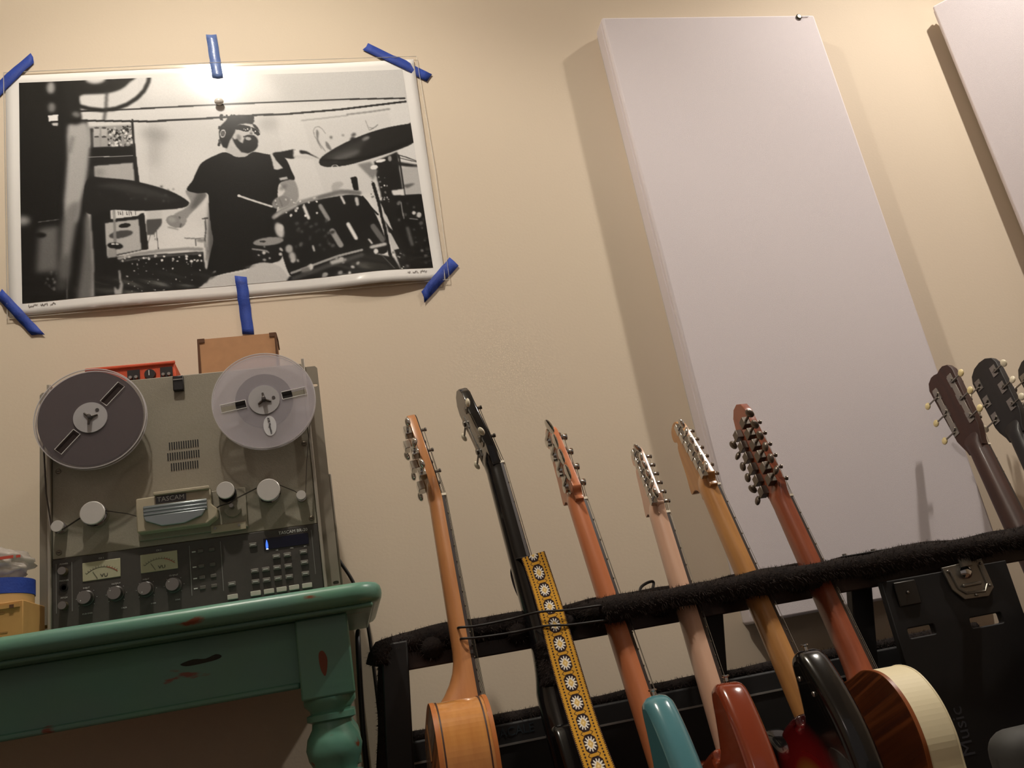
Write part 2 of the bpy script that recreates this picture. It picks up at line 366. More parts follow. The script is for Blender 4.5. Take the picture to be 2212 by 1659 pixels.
P(.06,[(509,276),(519,271.5),(530,273),(541,276),(542,281),(536,287),(528,286.5),(518,283.5),(508,282)],.5); P(.06,[(544,277.5),(552,280),(559,285.7),(562.5,293),(558,296),(550.5,291.5),(545,284)],.5); L(.08,[(540,277),(546,279)],1.6,.4)
E(.95,535.5,281,1.7,1.5,0,.4); E(.85,527.5,281.5,1,1,0,.4); E(.85,531,283,.9,.9,0,.4); E(.95,552,286.5,1.4,1.3,0,.4); E(.8,549,288,.9,.9,0,.4); E(.45,543,291,3.4,2.2,20,.8); L(.5,[(541,282),(545,291)],1.6,.7,.7)
P(.12,[(545,270),(552,272),(558,279),(563,290),(558,284),(550,279)],.8)
E(.12,484,292,10,15,0,1); E(.8,482,291,6,9,10,.6,1,.45); E(.4,482,291,3,5,10,1)
S(.09,[(484,331),(465,338),(448,346),(434,356),(425,372),(416,392),(404,411),(426,419),(449,420),(452,450),(456,490),(461,520),(456,545),(450,575),(448,600),(490,592),(545,580),(600,566),(612,540),(604,500),(598,470),(600,440),(604,400),(636,392),(630,372),(620,350),(606,338),(578,336),(548,331),(530,341),(510,341),(496,334)],.7)
S(.07,[(452,440),(470,440),(468,590),(450,590)],3,.6)
P(.85,[(583,334),(589,334),(596,348),(612,366),(600,370),(592,368),(588,350)],1); P(.78,[(603,387),(620,383),(622,390),(606,393)],1); P(.10,[(602,371),(618,368),(622,384),(604,387)],1)
S(.62,[(606,398),(634,392),(645,416),(643,436),(625,448),(600,448),(608,428),(616,414)],1.2); E(.4,612,408,9,5,-30,2.5,.6); E(.56,607,440,20,13,-20,1.2); L(.35,[(594,436),(600,450)],2,1,.6); L(.35,[(604,432),(610,448)],2,1,.6)
L(.88,[(516,425),(548,436),(588,449)],4.2,.7); E(.95,517,425,3.4,2.8)
S(.80,[(434,634),(452,610),(480,596),(530,588),(546,574),(574,569),(600,576),(616,590),(622,612),(600,622)],1); E(.5,540,578,12,2,-12,1.5,.6); L(.5,[(568,606),(580,612)],3,1.5,.6); P(.80,[(430,640),(445,618),(618,596),(620,615),(440,645)],1.5)
S(.24,[(205,404),(260,398),(330,412),(385,434),(330,424),(260,412)],3,.7); specks(20,210,380,402,440,.2,.34,1,3,1.4); specks(26,715,880,290,345,.2,.42,1.5,4.5,1.8); L(.6,[(450,596),(466,588)],3,1); P(.11,[(440,580),(462,590),(448,612),(432,620)],1.5)
# microphones
S(.10,[(590,334),(612,330),(636,326),(640,336),(634,346),(614,344),(600,346)],1); P(.90,[(634,326),(648,327),(646,340),(634,343)],1.5); S(.14,[(648,328),(662,330),(676,338),(690,346),(664,336),(650,335)],1.2); P(.82,[(636,338),(668,340),(688,348),(668,346),(636,345)],1.5,.8)
P(.10,[(757,387),(768,384),(772,388),(775,416),(764,414)],.8)
# right cymbal and hardware
P(.13,[(808,352),(858,330),(864,372),(872,424),(880,500),(905,560),(910,592),(868,596),(850,540),(832,480),(822,420),(812,380)],1.4)
S(.14,[(690,356),(692,346),(708,333),(740,314),(790,292),(836,278),(880,270),(892,268),(896,306),(860,326),(800,346),(750,360),(712,364),(697,362)],.8)
E(.5,748,338,32,7,-18,4,.8); E(.55,790,302,9,4,-25,2); S(.28,[(700,344),(740,322),(790,304),(770,330),(720,348)],4,.6); L(.07,[(694,349),(740,350),(800,342),(890,308)],3,1.5)
E(.9,724,365,8,6,0,.8,1,.6); P(.55,[(772,358),(800,352),(816,372),(806,392),(790,376)],2)
E(.95,822,350,11,3.5,-12,.8); E(.95,808,364,8,5,-10,.9); E(.6,842,345,4,6,0,1); L(.2,[(856,336),(878,342),(900,350)],2,.7); L(.2,[(856,342),(900,352)],1.6,.7); L(.16,[(850,354),(902,362)],8,1.5)
P(.74,[(862,364),(905,362),(915,420),(876,424),(870,392)],2); S(.4,[(872,402),(896,398),(880,408)],1.6); L(.13,[(862,340),(868,380),(874,424)],4,.8)
P(.11,[(852,424),(912,421),(922,450),(938,586),(880,592),(860,500)],1); P(.9,[(846,414),(872,410),(874,424),(848,424)],1.2)
specks(30,800,840,380,440,.4,.95,.8,2.4); specks(34,850,925,440,585,.15,.55,1,4,1.5); E(.85,894,462,4,4,0,1); E(.8,905,466,5,6,0,1); L(.55,[(884,474),(902,476)],2,.8); L(.5,[(880,495),(890,530)],7,2,.7)
S(.70,[(716,408),(722,398),(736,396),(742,402),(730,412),(722,420)],1.4,.8)
L(.86,[(775,418),(806,412)],8,1.2); P(.9,[(778,428),(802,430),(816,468),(820,484),(804,486),(796,470)],1); L(.12,[(783,428),(800,450),(816,466)],4,.7); L(.12,[(806,400),(818,440),(832,500),(850,592)],7,.8); L(.12,[(824,440),(860,505)],6,.8)
P(.85,[(822,442),(830,462),(836,470),(848,500),(840,492),(828,474)],.8); P(.8,[(837,504),(844,506),(862,540),(848,544),(842,520)],.9); specks(14,845,872,548,592,.5,.95,.8,2.6)
L(.75,[(866,440),(872,474)],2.4,.8,.7)
# big tom
S(.12,[(590,474),(604,458),(650,442),(710,430),(772,424),(800,446),(826,500),(836,548),(790,552),(730,566),(660,590),(630,600),(612,560),(598,510)],.9)
L(.60,[(592,472),(608,458),(650,440),(700,427),(750,418),(776,420)],9,1.6); L(.85,[(596,470),(640,448)],5,2,.7); specks(20,592,700,425,470,.75,1,1.2,3)
L(.42,[(690,430),(735,416),(776,420)],8,1.8,.7)
for a,b,wd,v in (((657,450),(667,474),6.5,.92),((692,448),(709,476),9,.60),((737,428),(744,442),5,.9),((770,432),(772,444),7,.8),((752,487),(769,517),8,.96),((718,502),(736,532),12,.62),((676,534),(679,544),4,.85),((806,492),(826,520),12,.42),((797,520),(803,528),4,.9)): L(v,[a,b],wd,1.2)
specks(26,640,720,480,545,.2,.38,1.5,4,1.6); E(.8,604,500,9,17,-20,2); E(.85,607,495,6,8,0,1.5)
P(.10,[(625,600),(700,572),(780,545),(850,560),(872,600),(700,612),(615,618)],1.5)
L(.66,[(630,592),(680,574),(730,556),(782,543)],5,.9); L(.30,[(634,604),(700,580),(782,554)],10,2,.9); specks(16,632,782,556,602,.6,.95,2,5,1.4); L(.8,[(802,537),(832,530)],7,1.4); E(.9,812,546,5,6,0,1)
L(.4,[(822,552),(852,586)],2,.8,.8); P(.5,[(650,583),(668,578),(670,588),(652,592)],1.8); P(.75,[(712,567),(742,559),(744,568),(716,575)],1.8)
# snare
E(.60,580,524,33,9,-6,1.2); E(.2,568,524,7,2,0,.8); S(.12,[(544,532),(560,534),(606,536),(604,566),(560,566),(548,560)],1); specks(10,548,612,534,565,.6,.9,1.5,4,1); E(.7,625,540,8,9,0,1.6); E(.75,632,556,7,10,-20,2); L(.7,[(546,540),(575,544)],3,1)
img += rng.normal(0,.012,img.shape); img = blur(img, .35)
lin = np.clip(img,.03,.95)**2.2*1.0
colr = np.stack([lin*1.0, lin*.99, lin*.985],-1)
pr = link('printed_photo', gridmesh('printed_photo',PX_,PY_,PZ_,colr), vcol_mat('photo_ink', .6, spec=.08), POST)
tag(pr, 'black and white print of a bearded drummer in sunglasses behind cymbals and toms')
# pencilled notes on the white border
INK = mat('pencil', (120,112,110), .8)
def scribble(name, x0, y0, x1, y1, words):
    mb = MB(); r2 = random.Random(len(words)+int(x0))
    n = sum(words)+len(words)-1; pts = []; i = 0
    for wd in words:
        pts = []
        for k in range(wd*3):
            t = (i+k/3)/n; pts.append(at(x0+(x1-x0)*t, y0+(y1-y0)*t + r2.uniform(-3.2,3.2)*(1.2 if k==0 else .8), WY))
        i += wd+1
        mb.tube([(p.x, -(wob(p.x,p.z-H)+.0012), p.z-H) for p in pts], .0006, 4)
    return obj(name, mb, INK, POST)
tag(scribble('pencil_note', 64, 664, 124, 658, (5,4,3)), 'faint handwriting under the left end of the print')
tag(scribble('pencil_note', 880, 594, 922, 589, (2,4,4)), 'faint handwriting under the right end of the print')
# clear sleeve: glossy and see-through, rumpled at the lower and right edges
X,Y,Z = quadgrid([(9,160),(899,126),(970,607),(18,691)], 260, 160, .0022)
rg = np.exp(-((Z-.885)/.05)**2)*.0016*np.sin(X*55+3*np.sin(Z*40))*np.sin(Z*95+X*20) + np.exp(-((X-.30)/.022)**2)*.0014*np.sin(Z*38)+ np.exp(-((X-.29)/.03)**2)*np.exp(-((Z-.93)/.06)**2)*.0018*np.sin(Z*190)*np.sin(X*160)
Y = Y-np.abs(rg)
SLV = bpy.data.materials.new('clear_sleeve'); SLV.use_nodes = True; nt = SLV.node_tree; nt.nodes.clear()
o_ = nt.nodes.new('ShaderNodeOutputMaterial'); tr = nt.nodes.new('ShaderNodeBsdfTransparent'); tr.inputs[0].default_value = (.99,.99,.985,1)
g1 = nt.nodes.new('ShaderNodeBsdfGlossy'); g1.inputs['Roughness'].default_value = .07; g2 = nt.nodes.new('ShaderNodeBsdfGlossy'); g2.inputs['Roughness'].default_value = .14
mg = nt.nodes.new('ShaderNodeMixShader'); mg.inputs[0].default_value = .55; mx = nt.nodes.new('ShaderNodeMixShader'); fr0 = nt.nodes.new('ShaderNodeLayerWeight'); fr0.inputs[0].default_value = .5; fr1 = nt.nodes.new('ShaderNodeMath'); fr1.operation = 'POWER'; fr1.inputs[1].default_value = 5; nt.links.new(fr0.outputs['Facing'],fr1.inputs[0]); fr = nt.nodes.new('ShaderNodeMath'); fr.operation = 'MULTIPLY_ADD'; fr.inputs[1].default_value = .85; fr.inputs[2].default_value = .045; nt.links.new(fr1.outputs[0],fr.inputs[0])
nt.links.new(g1.outputs[0],mg.inputs[1]); nt.links.new(g2.outputs[0],mg.inputs[2]); nt.links.new(fr.outputs[0],mx.inputs[0]); nt.links.new(tr.outputs[0],mx.inputs[1]); nt.links.new(mg.outputs[0],mx.inputs[2]); nt.links.new(mx.outputs[0],o_.inputs[0])
MC['clear_sleeve'] = SLV
slv = link('plastic_sleeve', gridmesh('plastic_sleeve',X,Y,Z), SLV, POST); tag(slv, 'clear glossy plastic sleeve, rumpled along its lower edge')
rimP = [(9,160),(450,140),(899,126),(940,370),(970,607),(500,650),(18,691),(9,160)]
obj('sleeve_edge', MB().tube([(lambda p: (p.x, -(wob(p.x,p.z-H)+.002), p.z-H))(at(*q,WY)) for q in rimP], .0011, 5), mat('sleeve_rim',(225,222,214),.2,alpha=.45), POST)
# ---- blue tape
BLUE = mat('blue_tape', (34,70,168), .7, noise=(40,.3), rgb2=(28,54,140), bump=(300,.3))
BLUE_GLARE = mat('blue_tape_glare', (112,136,186), .3, noise=(40,.3), rgb2=(80,104,166), bump=(300,.3))  # same blue tape, lightened: lamp glare painted into the colour
def tape(c, label, mt=BLUE, n=10):
    """c: the four corners in order, long side first"""
    a,b,c_,d = [at(*q,WY) for q in c]; o = empty('tape_strip', ((a.x+c_.x)/2, WY, (a.z+c_.z)/2)); org = o.location.copy()
    r2 = random.Random(int(c[0][0])+7); pts1=[]; pts2=[]
    for i in range(n+1):
        t = i/n; j = 0 if i in(0,n) else r2.uniform(-.0006,.0006)
        pts1.append((a.lerp(b,t),j)); pts2.append((d.lerp(c_,t),-j))
    mb = MB(); vs = []
    for (p,j),(q,k) in zip(pts1,pts2):
        for s_ in (0,.5,1):
            v = p.lerp(q,s_); jj = r2.uniform(-.002,.002) if (p is pts1[0][0] or p is pts1[-1][0]) else 0
            dirv = (b-a).normalized()*jj*1.6
            y = -(wob(v.x, v.z-H)*(1 if -.63<v.x<.31 and .86<v.z-H<1.51 else .12)+.0030)
            vs.append((v.x-org.x+dirv.x+j, y, v.z-org.z+dirv.z))
    fs = []
    for i in range(n):
        for k in range(2): fs.append((i*3+k,i*3+k+1,(i+1)*3+k+1,(i+1)*3+k))
    mb.add(vs,fs); me = bpy.data.meshes.new('tape_strip'); mb.bm.to_mesh(me); mb.bm.free()
    bpy.data.objects.remove(o); o = link('tape_strip', me, mt, smooth=True); o.location = org
    md = o.modifiers.new('s','SOLIDIFY'); md.thickness = .0004
    tag(o, label, 'tape', 'blue tape strips holding the poster'); return o
tape([(68,116),(-22,196),(-8,218),(76,136)][:4], 'blue tape strip across the upper left corner of the poster')
tape([(445,76),(459,172),(483,172),(468,76)], 'blue tape strip at the middle of the poster top, lamp glare painted into its pale colour', BLUE_GLARE)
tape([(795,95),(932,162),(920,177),(783,109)], 'blue tape strip slanting across the upper right corner of the poster')
tape([(972,556),(910,632),(917,655),(990,576)], 'blue tape strip across the lower right corner of the poster')
tape([(508,601),(524,724),(549,723),(534,603)], 'blue tape strip hanging from the middle of the poster bottom, above the cardboard box')
tape([(-10,640),(68,724),(98,724),(6,626)], 'blue tape strip across the lower left corner of the poster')
g = at(475,228,WY); pin = obj('push_pin', MB().ell((0,0,0),(.011,.007,.009)).cyl((0,.002,0),(0,.010,0),.004), mat('pin_plastic',(228,222,212),.3), smooth=True)
pin.location = (g.x, WY-.0155, g.z); tag(pin, 'round grey pin head pressed into the poster below the top tape', 'pin')
# ================================================================== table
TEAL = bpy.data.materials.new('teal_distressed_paint'); TEAL.use_nodes = True; nt = TEAL.node_tree; b = nt.nodes['Principled BSDF']
tc = nt.nodes.new('ShaderNodeTexCoord'); mp = nt.nodes.new('ShaderNodeMapping'); mp.inputs['Scale'].default_value = (5,14,14); nt.links.new(tc.outputs['Object'],mp.inputs[0])
n1 = nt.nodes.new('ShaderNodeTexNoise'); n1.inputs['Scale'].default_value = 1.9; n1.inputs['Detail'].default_value = 5; nt.links.new(mp.outputs[0],n1.inputs['Vector'])
r1 = nt.nodes.new('ShaderNodeValToRGB'); e = r1.color_ramp.elements; e[0].position=.67; e[0].color=(*srgb((100,150,130)),1); e[1].position=.70; e[1].color=(*srgb((128,70,44)),1)
nt.links.new(n1.outputs['Fac'],r1.inputs[0])
n2 = nt.nodes.new('ShaderNodeTexNoise'); n2.inputs['Scale'].default_value = 9; nt.links.new(tc.outputs['Object'],n2.inputs['Vector'])
mxc = nt.nodes.new('ShaderNodeMixRGB'); mxc.blend_type='MULTIPLY'; mxc.inputs[0].default_value=.35; nt.links.new(r1.outputs[0],mxc.inputs[1]); nt.links.new(n2.outputs['Color'],mxc.inputs[2])
nt.links.new(mxc.outputs[0],b.inputs['Base Color']); b.inputs['Roughness'].default_value=.34
bp = nt.nodes.new('ShaderNodeBump'); bp.inputs['Strength'].default_value=.3; bp.inputs['Distance'].default_value=.003; nt.links.new(n1.outputs['Fac'],bp.inputs['Height']); nt.links.new(bp.outputs[0],b.inputs['Normal'])
TB = empty('painted_table', (-.75,1.55,0)); tag(TB, 'distressed teal painted wooden table with turned legs under the tape machine', 'table')
TO = Vector((-.75,1.55,0)); TM = Matrix.Translation(-TO)
# top: plan outline with rounded front corners, soft moulded edge
tx0, tx1, ty0, ty1 = -1.62, .060, 1.318, 1.775
me = plate([rrect(tx0,tx1,-ty1,-ty0,.045,8)], .729, .760, .0125, None, 'table_top')
me.transform(TM @ Matrix(((1,0,0,0),(0,0,-1,0),(0,1,0,0),(0,0,0,1)))); tt = link('table_top', me, TEAL, TB)
for p in me.polygons: p.use_smooth = True
obj('top_moulding', MB().box((-1.60,1.336,.722),(.044,1.765,.730),TM), TEAL, TB, bevel=.003)
obj('front_apron', MB().box((-1.52,1.384,.631),(-.072,1.404,.722),TM), TEAL, TB, bevel=.002)
obj('apron_bead', MB().box((-1.52,1.379,.625),(-.074,1.408,.634),TM), TEAL, TB, bevel=.003)
obj('side_apron', MB().box((-.030,1.43,.631),(-.010,1.68,.722),TM), TEAL, TB, bevel=.002)
obj('side_apron', MB().box((-1.55,1.43,.631),(-1.53,1.68,.722),TM), TEAL, TB, bevel=.002)
obj('back_apron', MB().box((-1.52,1.715,.631),(-.072,1.735,.722),TM), TEAL, TB, bevel=.002)
CHIP = mat('bare_wood_chip', (112,60,38), .7)
for (xx,yy) in ((-.034,1.402),(-.034,1.708),(-1.53,1.402),(-1.53,1.708)):
    if yy < 1.5: lo, hi = yy-.038, yy+.038
    else: lo, hi = yy-.038, yy+.038
    lg = MB().box((xx-.039,lo,.606),(xx+.039,hi,.722),TM)
    o = obj('leg', lg, TEAL, TB, bevel=.003)
    tn = MB().lathe([(0,.0385),(-.008,.0385),(-.016,.031),(-.021,.030),(-.023,.036),(-.031,.036),(-.034,.029),(-.042,.030),(-.055,.038),(-.070,.041),(-.085,.038),(-.098,.031),(-.104,.030),(-.106,.038),(-.118,.038),(-.121,.029),(-.16,.026),(-.30,.036),(-.42,.030),(-.50,.022),(-.53,.020),(-.54,.027),(-.57,.027),(-.606,.020)], Vector((xx,yy,.606))-TO, (0,0,1), 32)
    obj('turning', tn, TEAL, o, smooth=True, sharp=50)
ch = obj('worn_patch', MB().prism(spline([(-.042,.670),(-.036,.672),(-.031,.662),(-.032,.648),(-.036,.636),(-.041,.644),(-.043,.658)],3),1.3635,1.3642,TM), CHIP, TB); tag(ch,'bare brown chip in the paint on the leg block')
CHD = mat('dark_chip', (44,46,34), .8)
ch = obj('worn_patch', MB().prism(spline([(-.240,.688),(-.222,.692),(-.205,.690),(-.190,.694),(-.182,.690),(-.190,.686),(-.215,.684),(-.232,.684)],3),1.3832,1.3841,TM), CHD, TB); tag(ch,'dark scuff in the paint on the apron')
# ================================================================== tape machine
BEIGE = mat('deck_beige', (150,143,128), .5, spec=.4, noise=(260,.3), rgb2=(142,136,121), bump=(500,.15))
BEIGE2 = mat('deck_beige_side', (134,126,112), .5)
CREAM = mat('head_cream', (172,162,140), .45)
DARKP = mat('deck_dark_panel', (66,62,57), .5, noise=(200,.3), rgb2=(60,56,52))
WHT = mat('white_legend', (200,200,196), .6)
DKX, DKY, DKZ = -.2385, 1.52, .76
D = empty('tape_machine', (DKX, DKY, DKZ)); tag(D, 'beige reel-to-reel tape machine standing on the teal table', 'tape recorder')
DM = Matrix.Translation((-DKX,-DKY,-DKZ))
def db(name, a, b, mt, par=None, bevel=0): return obj(name, MB().box(a,b,DM), mt, par or D, bevel=bevel)
db('case', (-.452,1.548,.775), (-.028,1.775,1.188), BEIGE2, bevel=.003)
ear = [(-.477,.775),(.0,.775),(.0,1.188),(-.004,1.1925),(-.473,1.1925),(-.477,1.188)]
hol = [rrect(-.4745,-.4645,z-.003,z+.003,.0029,3) for z in (.79,1.155)]+[rrect(-.0125,-.0025,z-.003,z+.003,.0029,3) for z in (.79,1.155)]
plobj('rack_ears', [ear]+hol, 1.538, 1.541, BEIGE2, D, 0, DM)
db('side_wing', (-.026,1.545,.775), (.004,1.72,.985), BEIGE2, bevel=.002)
db('transport_plate', (-.452,1.519,.893), (-.028,1.538,1.193), BEIGE, bevel=.0015)
db('control_panel', (-.452,1.518,.772), (-.028,1.538,.8925), DARKP, bevel=.001)
for x in (-.458,-.0275):
    db('side_rail', (x,1.512,.772), (x+.0055,1.538,1.200 if x>-.1 else 1.197), mat('rail_metal',(160,152,140),.4,.3), bevel=.001)
for x in (-.43,-.05): db('foot', (x-.02,1.54,.760), (x+.02,1.58,.776), BLACK); db('foot', (x-.02,1.70,.760), (x+.02,1.74,.776), BLACK)
for x,z in ((-.442,1.041),(-.442,.903),(-.037,1.039),(-.037,.903)):
    s_ = obj('screw', MB().lathe([(0,.0045),(.001,.0045),(.0016,.0030)],(x,1.519,z),(0,-1,0),14,DM), mat('screw_metal',(120,112,98),.4,.8), D)
    obj('screw_slot', MB().box((x-.0024,1.5170,z-.0005),(x+.0024,1.5176,z+.0005),DM), BLACK, s_)
db('power_switch', (-.252,1.511,1.162), (-.234,1.520,1.190), mat('switch_black',(24,22,22),.35), bevel=.0015); db('switch_highlight', (-.251,1.5095,1.181),(-.235,1.511,1.183), STEEL)
mb = MB()
vs_ = []
for zz,n,x0 in ((1.063,13,-.2645),(1.044,14,-.2680),(1.025,12,-.2630)):
    for i in range(n):
        x = x0+i*.0039; vs_.append((x,zz))
for x,zz in vs_:
    obj('vent_slot', MB().box((x,1.5182,zz-.0065),(x+.0019,1.5192,zz+.0065),DM), BLACK, D)
# head assembly
obj('head_base', MB().box((-.318,1.512,.903),(-.143,1.519,.972),DM), BEIGE, D, bevel=.001)
obj('head_cover', MB().prism([(-.315,.912),(-.205,.912),(-.190,.922),(-.187,.935),(-.197,.945),(-.197,.971),(-.315,.969)],1.487,1.512,DM), CREAM, D, bevel=.002)
obj('head_cover_ledge', MB().box((-.286,1.480,.9695),(-.198,1.512,.975),DM), CREAM, D, bevel=.001)
np_ = obj('name_plate', MB().box((-.284,1.4860,.9560),(-.236,1.4872,.9685),DM), mat('plate_dark',(70,68,70),.4), D)
text('maker_name','TASCAM',.0112,(-.2600,1.4857,.9624),WHT,np_,DM,sx=1.0)
sh = obj('head_shutter', MB().prism([(-.303,.9355),(-.203,.9355),(-.203,.9535),(-.303,.9535)],1.4815,1.487,DM), mat('brushed_silver',(150,158,160),.3,.8), D, bevel=.001)
for k in range(3): obj('shutter_rib', MB().box((-.303,1.4798,.9372+k*.0058),(-.203,1.4818,.9400+k*.0058),DM), mat('brushed_silver',(150,158,160),.3,.8), sh, bevel=.0006)
obj('head_tongue', MB().prism([(-.303,.936),(-.205,.936),(-.212,.926),(-.240,.917),(-.275,.917),(-.300,.928)],1.480,1.487,DM), mat('brushed_silver',(150,158,160),.3,.8), D, bevel=.001)
obj('tape_guide_plate', MB().box((-.203,1.5105,.884+.015),(-.146,1.512,.912),DM), CREAM, D, bevel=.0008)
for x in (-.196,-.157): obj('plate_screw', MB().cyl((x,1.5105,.907),(x,1.5092,.907),.0022,seg=10,M=DM), STEEL, D)
obj('capstan_housing', MB().cyl((-.1655,1.512,.936),(-.1655,1.507,.936),.014,seg=28,M=DM), BEIGE, D)
obj('capstan', MB().cyl((-.1655,1.507,.938),(-.1655,1.490,.938),.0035,seg=14,M=DM), STEEL, D)
CAP = mat('roller_cap', (196,192,188), .35, .2)
for nm,x,z,r,d in (('tension_roller',-.3835,.9560,.0195,.026),('tension_roller',-.1030,.9570,.0195,.026),('pinch_roller',-.1725,.9640,.0148,.034),('guide_roller',-.4375,.9420,.0095,.024),('guide_roller',-.0500,.9410,.0082,.024)):
    rb_ = nm == 'pinch_roller'
    o = obj(nm, MB().lathe([(0,r*1.02),(d*.55,r*1.02),(d*.55,r*.93),(d-.002,r*.93)],(x,1.519,z),(0,-1,0),36,DM), BLACK if rb_ else CHROME, D, smooth=True, sharp=30)
    obj('roller_cap', MB().lathe([(d-.002,r),(d+.001,r),(d+.002,r*.94)],(x,1.519,z),(0,-1,0),36,DM), CAP, o, smooth=True, sharp=30)
# the tape path
BROWN = mat('magnetic_tape', (38,27,22), .3)
pth = [(-.459,1.10),(-.4545,1.00),(-.447,.945),(-.440,.932),(-.430,.936),(-.402,.952),(-.396,.941),(-.384,.936),(-.368,.945),(-.364,.958),(-.330,.948),(-.300,.934),(-.275,.917),(-.240,.917),(-.205,.930),(-.185,.941),(-.168,.944),(-.158,.950),(-.122,.964),(-.116,.940),(-.103,.937),(-.084,.952),(-.086,.965),(-.060,.950),(-.045,.935),(-.042,.945),(-.035,1.00),(-.022,1.07)]
mb = MB(); ring = []
vs=[];fs=[]
for i,(x,z) in enumerate(pth): vs += [(x,1.500,z),(x,1.494,z)]
for i in range(len(pth)-1): fs.append((2*i,2*i+1,2*i+3,2*i+2))
mb.add(vs,fs,DM); o = obj('threaded_tape', mb, BROWN, D); md = o.modifiers.new('s','SOLIDIFY'); md.thickness = .0008; md.offset = 0
# panel: meters, knobs, keys
METER = mat('meter_face', (176,172,144), .5); RED = mat('meter_red',(170,60,40),.6); DKL = mat('meter_black',(40,40,34),.6)
for x0,lab in ((-.4065,'CH 1'),(-.3175,'CH 2')):
    m_ = db('level_meter', (x0,1.5165,.8500), (x0+.058,1.5185,.8805), METER, bevel=.0008)
    cx_ = x0+.029; cz = .836
    pts = [(cx_+.034*math.sin(a), cz+.034*math.cos(a)) for a in np.linspace(-.72,.25,14)]; pts2 = [(cx_+.034*math.sin(a), cz+.034*math.cos(a)) for a in np.linspace(.25,.8,8)]
    obj('scale_arc', MB().tube([(x,1.5163,z) for x,z in pts],.0003,4,DM), DKL, m_); obj('red_arc', MB().tube([(x,1.5163,z) for x,z in pts2],.0006,4,DM), RED, m_)
    for a in np.linspace(-.72,.72,13): obj('scale_tick', MB().tube([(cx_+.034*math.sin(a),1.5163,cz+.034*math.cos(a)),(cx_+.037*math.sin(a),1.5163,cz+.037*math.cos(a))],.00028,4,DM), DKL, m_)
    obj('needle', MB().tube([(cx_-.006,1.5158,.852),(cx_-.013,1.5158,.864)],.0003,4,DM), DKL, m_)
    text('meter_lettering','VU',.0075,(cx_+.004,1.5162,.8560),DKL,m_,DM,sx=1.2); text('channel_lettering',lab,.0038,(cx_,1.5174,.8845),WHT,D,DM)
for i,(x,t) in enumerate(((-.401,'INPUT'),(-.356,'OUTPUT'),(-.310,'INPUT'),(-.267,'OUTPUT'))):
    k = obj('level_knob', MB().lathe([(0,.0125),(.003,.0125),(.004,.0108),(.016,.0100),(.0165,.0085)],(x,1.518,.823),(0,-1,0),30,DM), mat('knob_grey',(62,58,54),.4), D, smooth=True, sharp=30)
    obj('knob_ring', MB().lathe([(.0162,.0103),(.0172,.0103),(.0172,.0088)],(x,1.518,.823),(0,-1,0),30,DM), STEEL, k)
    a = (-2.4,-.9,-2.6,-.8)[i]; obj('knob_pointer', MB().cbox((x+.0068*math.sin(a),1.5005,.823+.0068*math.cos(a)),(.0014,.001,.0014),DM), WHT, k)
    text('knob_lettering',t,.0036,(x,1.5174,.8395),WHT,D,DM)
    for q in range(7):
        aa = -2.3+q*.77; obj('scale_dot', MB().cbox((x+.0155*math.sin(aa),1.5177,.823+.0155*math.cos(aa)),(.0009,.0006,.0009),DM), WHT, D)
for z,kd in ((.871,1),(.845,0),(.816,1)):
    if kd:
        k = obj('small_knob', MB().lathe([(0,.0068),(.012,.0060)],(-.4345,1.518,z),(0,-1,0),20,DM), mat('knob_brass',(120,108,84),.35,.5), D, smooth=True); obj('knob_ring', MB().lathe([(.011,.0063),(.0126,.0063),(.0126,.005)],(-.4345,1.518,z),(0,-1,0),20,DM), STEEL, k)
    else: obj('headphone_jack', MB().lathe([(0,.006),(.002,.006),(.002,.0036),(-.0005,.0036)],(-.4345,1.518,z),(0,-1,0),20,DM), BLACK, D)
text('jack_lettering','PHONES',.0036,(-.4345,1.5174,.8565),WHT,D,DM); text('jack_lettering','POWER',.0036,(-.4345,1.5174,.8835),WHT,D,DM); text('jack_lettering','PITCH',.0036,(-.4345,1.5174,.8290),WHT,D,DM)
for x,z0,z1 in ((-.4460,.806,.885),(-.4225,.806,.885),(-.2400,.802,.885),(-.1900,.802,.885),(-.0395,.807,.883)):
    db('divider_line', (x-.0004,1.5172,z0),(x+.0004,1.5182,z1), mat('line_grey',(130,130,126),.6))
KEY = mat('key_grey', (108,104,98), .5); KEYL = mat('key_light', (176,174,162), .45)
def key(x,z,wd,h,mt,prot=.004):
    k = db('push_button', (x-wd/2,1.518-prot,z-h/2),(x+wd/2,1.5185,z+h/2), mt, bevel=.0008); return k
for z in (.8735,.848,.829,.8125):
    for x in (-.2225,-.2045): key(x,z,.0095,.0060,mat('key_dark',(88,84,78),.5),.002)
    db('legend_bar', (-.2365,1.5173,z-.0009),(-.2305,1.5182,z+.0009), WHT)
for x,z in ((-.101,.846),(-.083,.846),(-.056,.847),(-.138,.827),(-.120,.827),(-.1015,.827),(-.083,.827),(-.056,.829),(-.138,.809),(-.120,.809),(-.1015,.809),(-.083,.809),(-.056,.810),(-.1375,.871),(-.176,.811)):
    k = key(x,z,.0125,.0072,KEY); obj('key_legend', MB().box((x-.004,1.5132,z-.0011),(x+.004,1.5141,z+.0011),DM), mat('legend_grey',(165,165,160),.6), k)
for x in (-.176,-.139,-.1175,-.097,-.0765,-.055): key(x,.7895,.0165,.0080,KEYL,.006)
dp = db('counter_display', (-.1200,1.5165,.8600),(-.0455,1.5186,.8790), mat('display_glass',(12,14,34),.15)); 
obj('display_glow', MB().prism(spline([(-.1165,.8615),(-.1135,.8615),(-.1128,.868),(-.1148,.8765),(-.1168,.869)],4),1.5158,1.5164,DM), mat('display_blue',(70,120,235),.5,emit=.9), dp)
db('level_led', (-.1165,1.5158,.8600),(-.1130,1.5164,.8612), mat('display_white',(220,230,255),.5,emit=2.2))
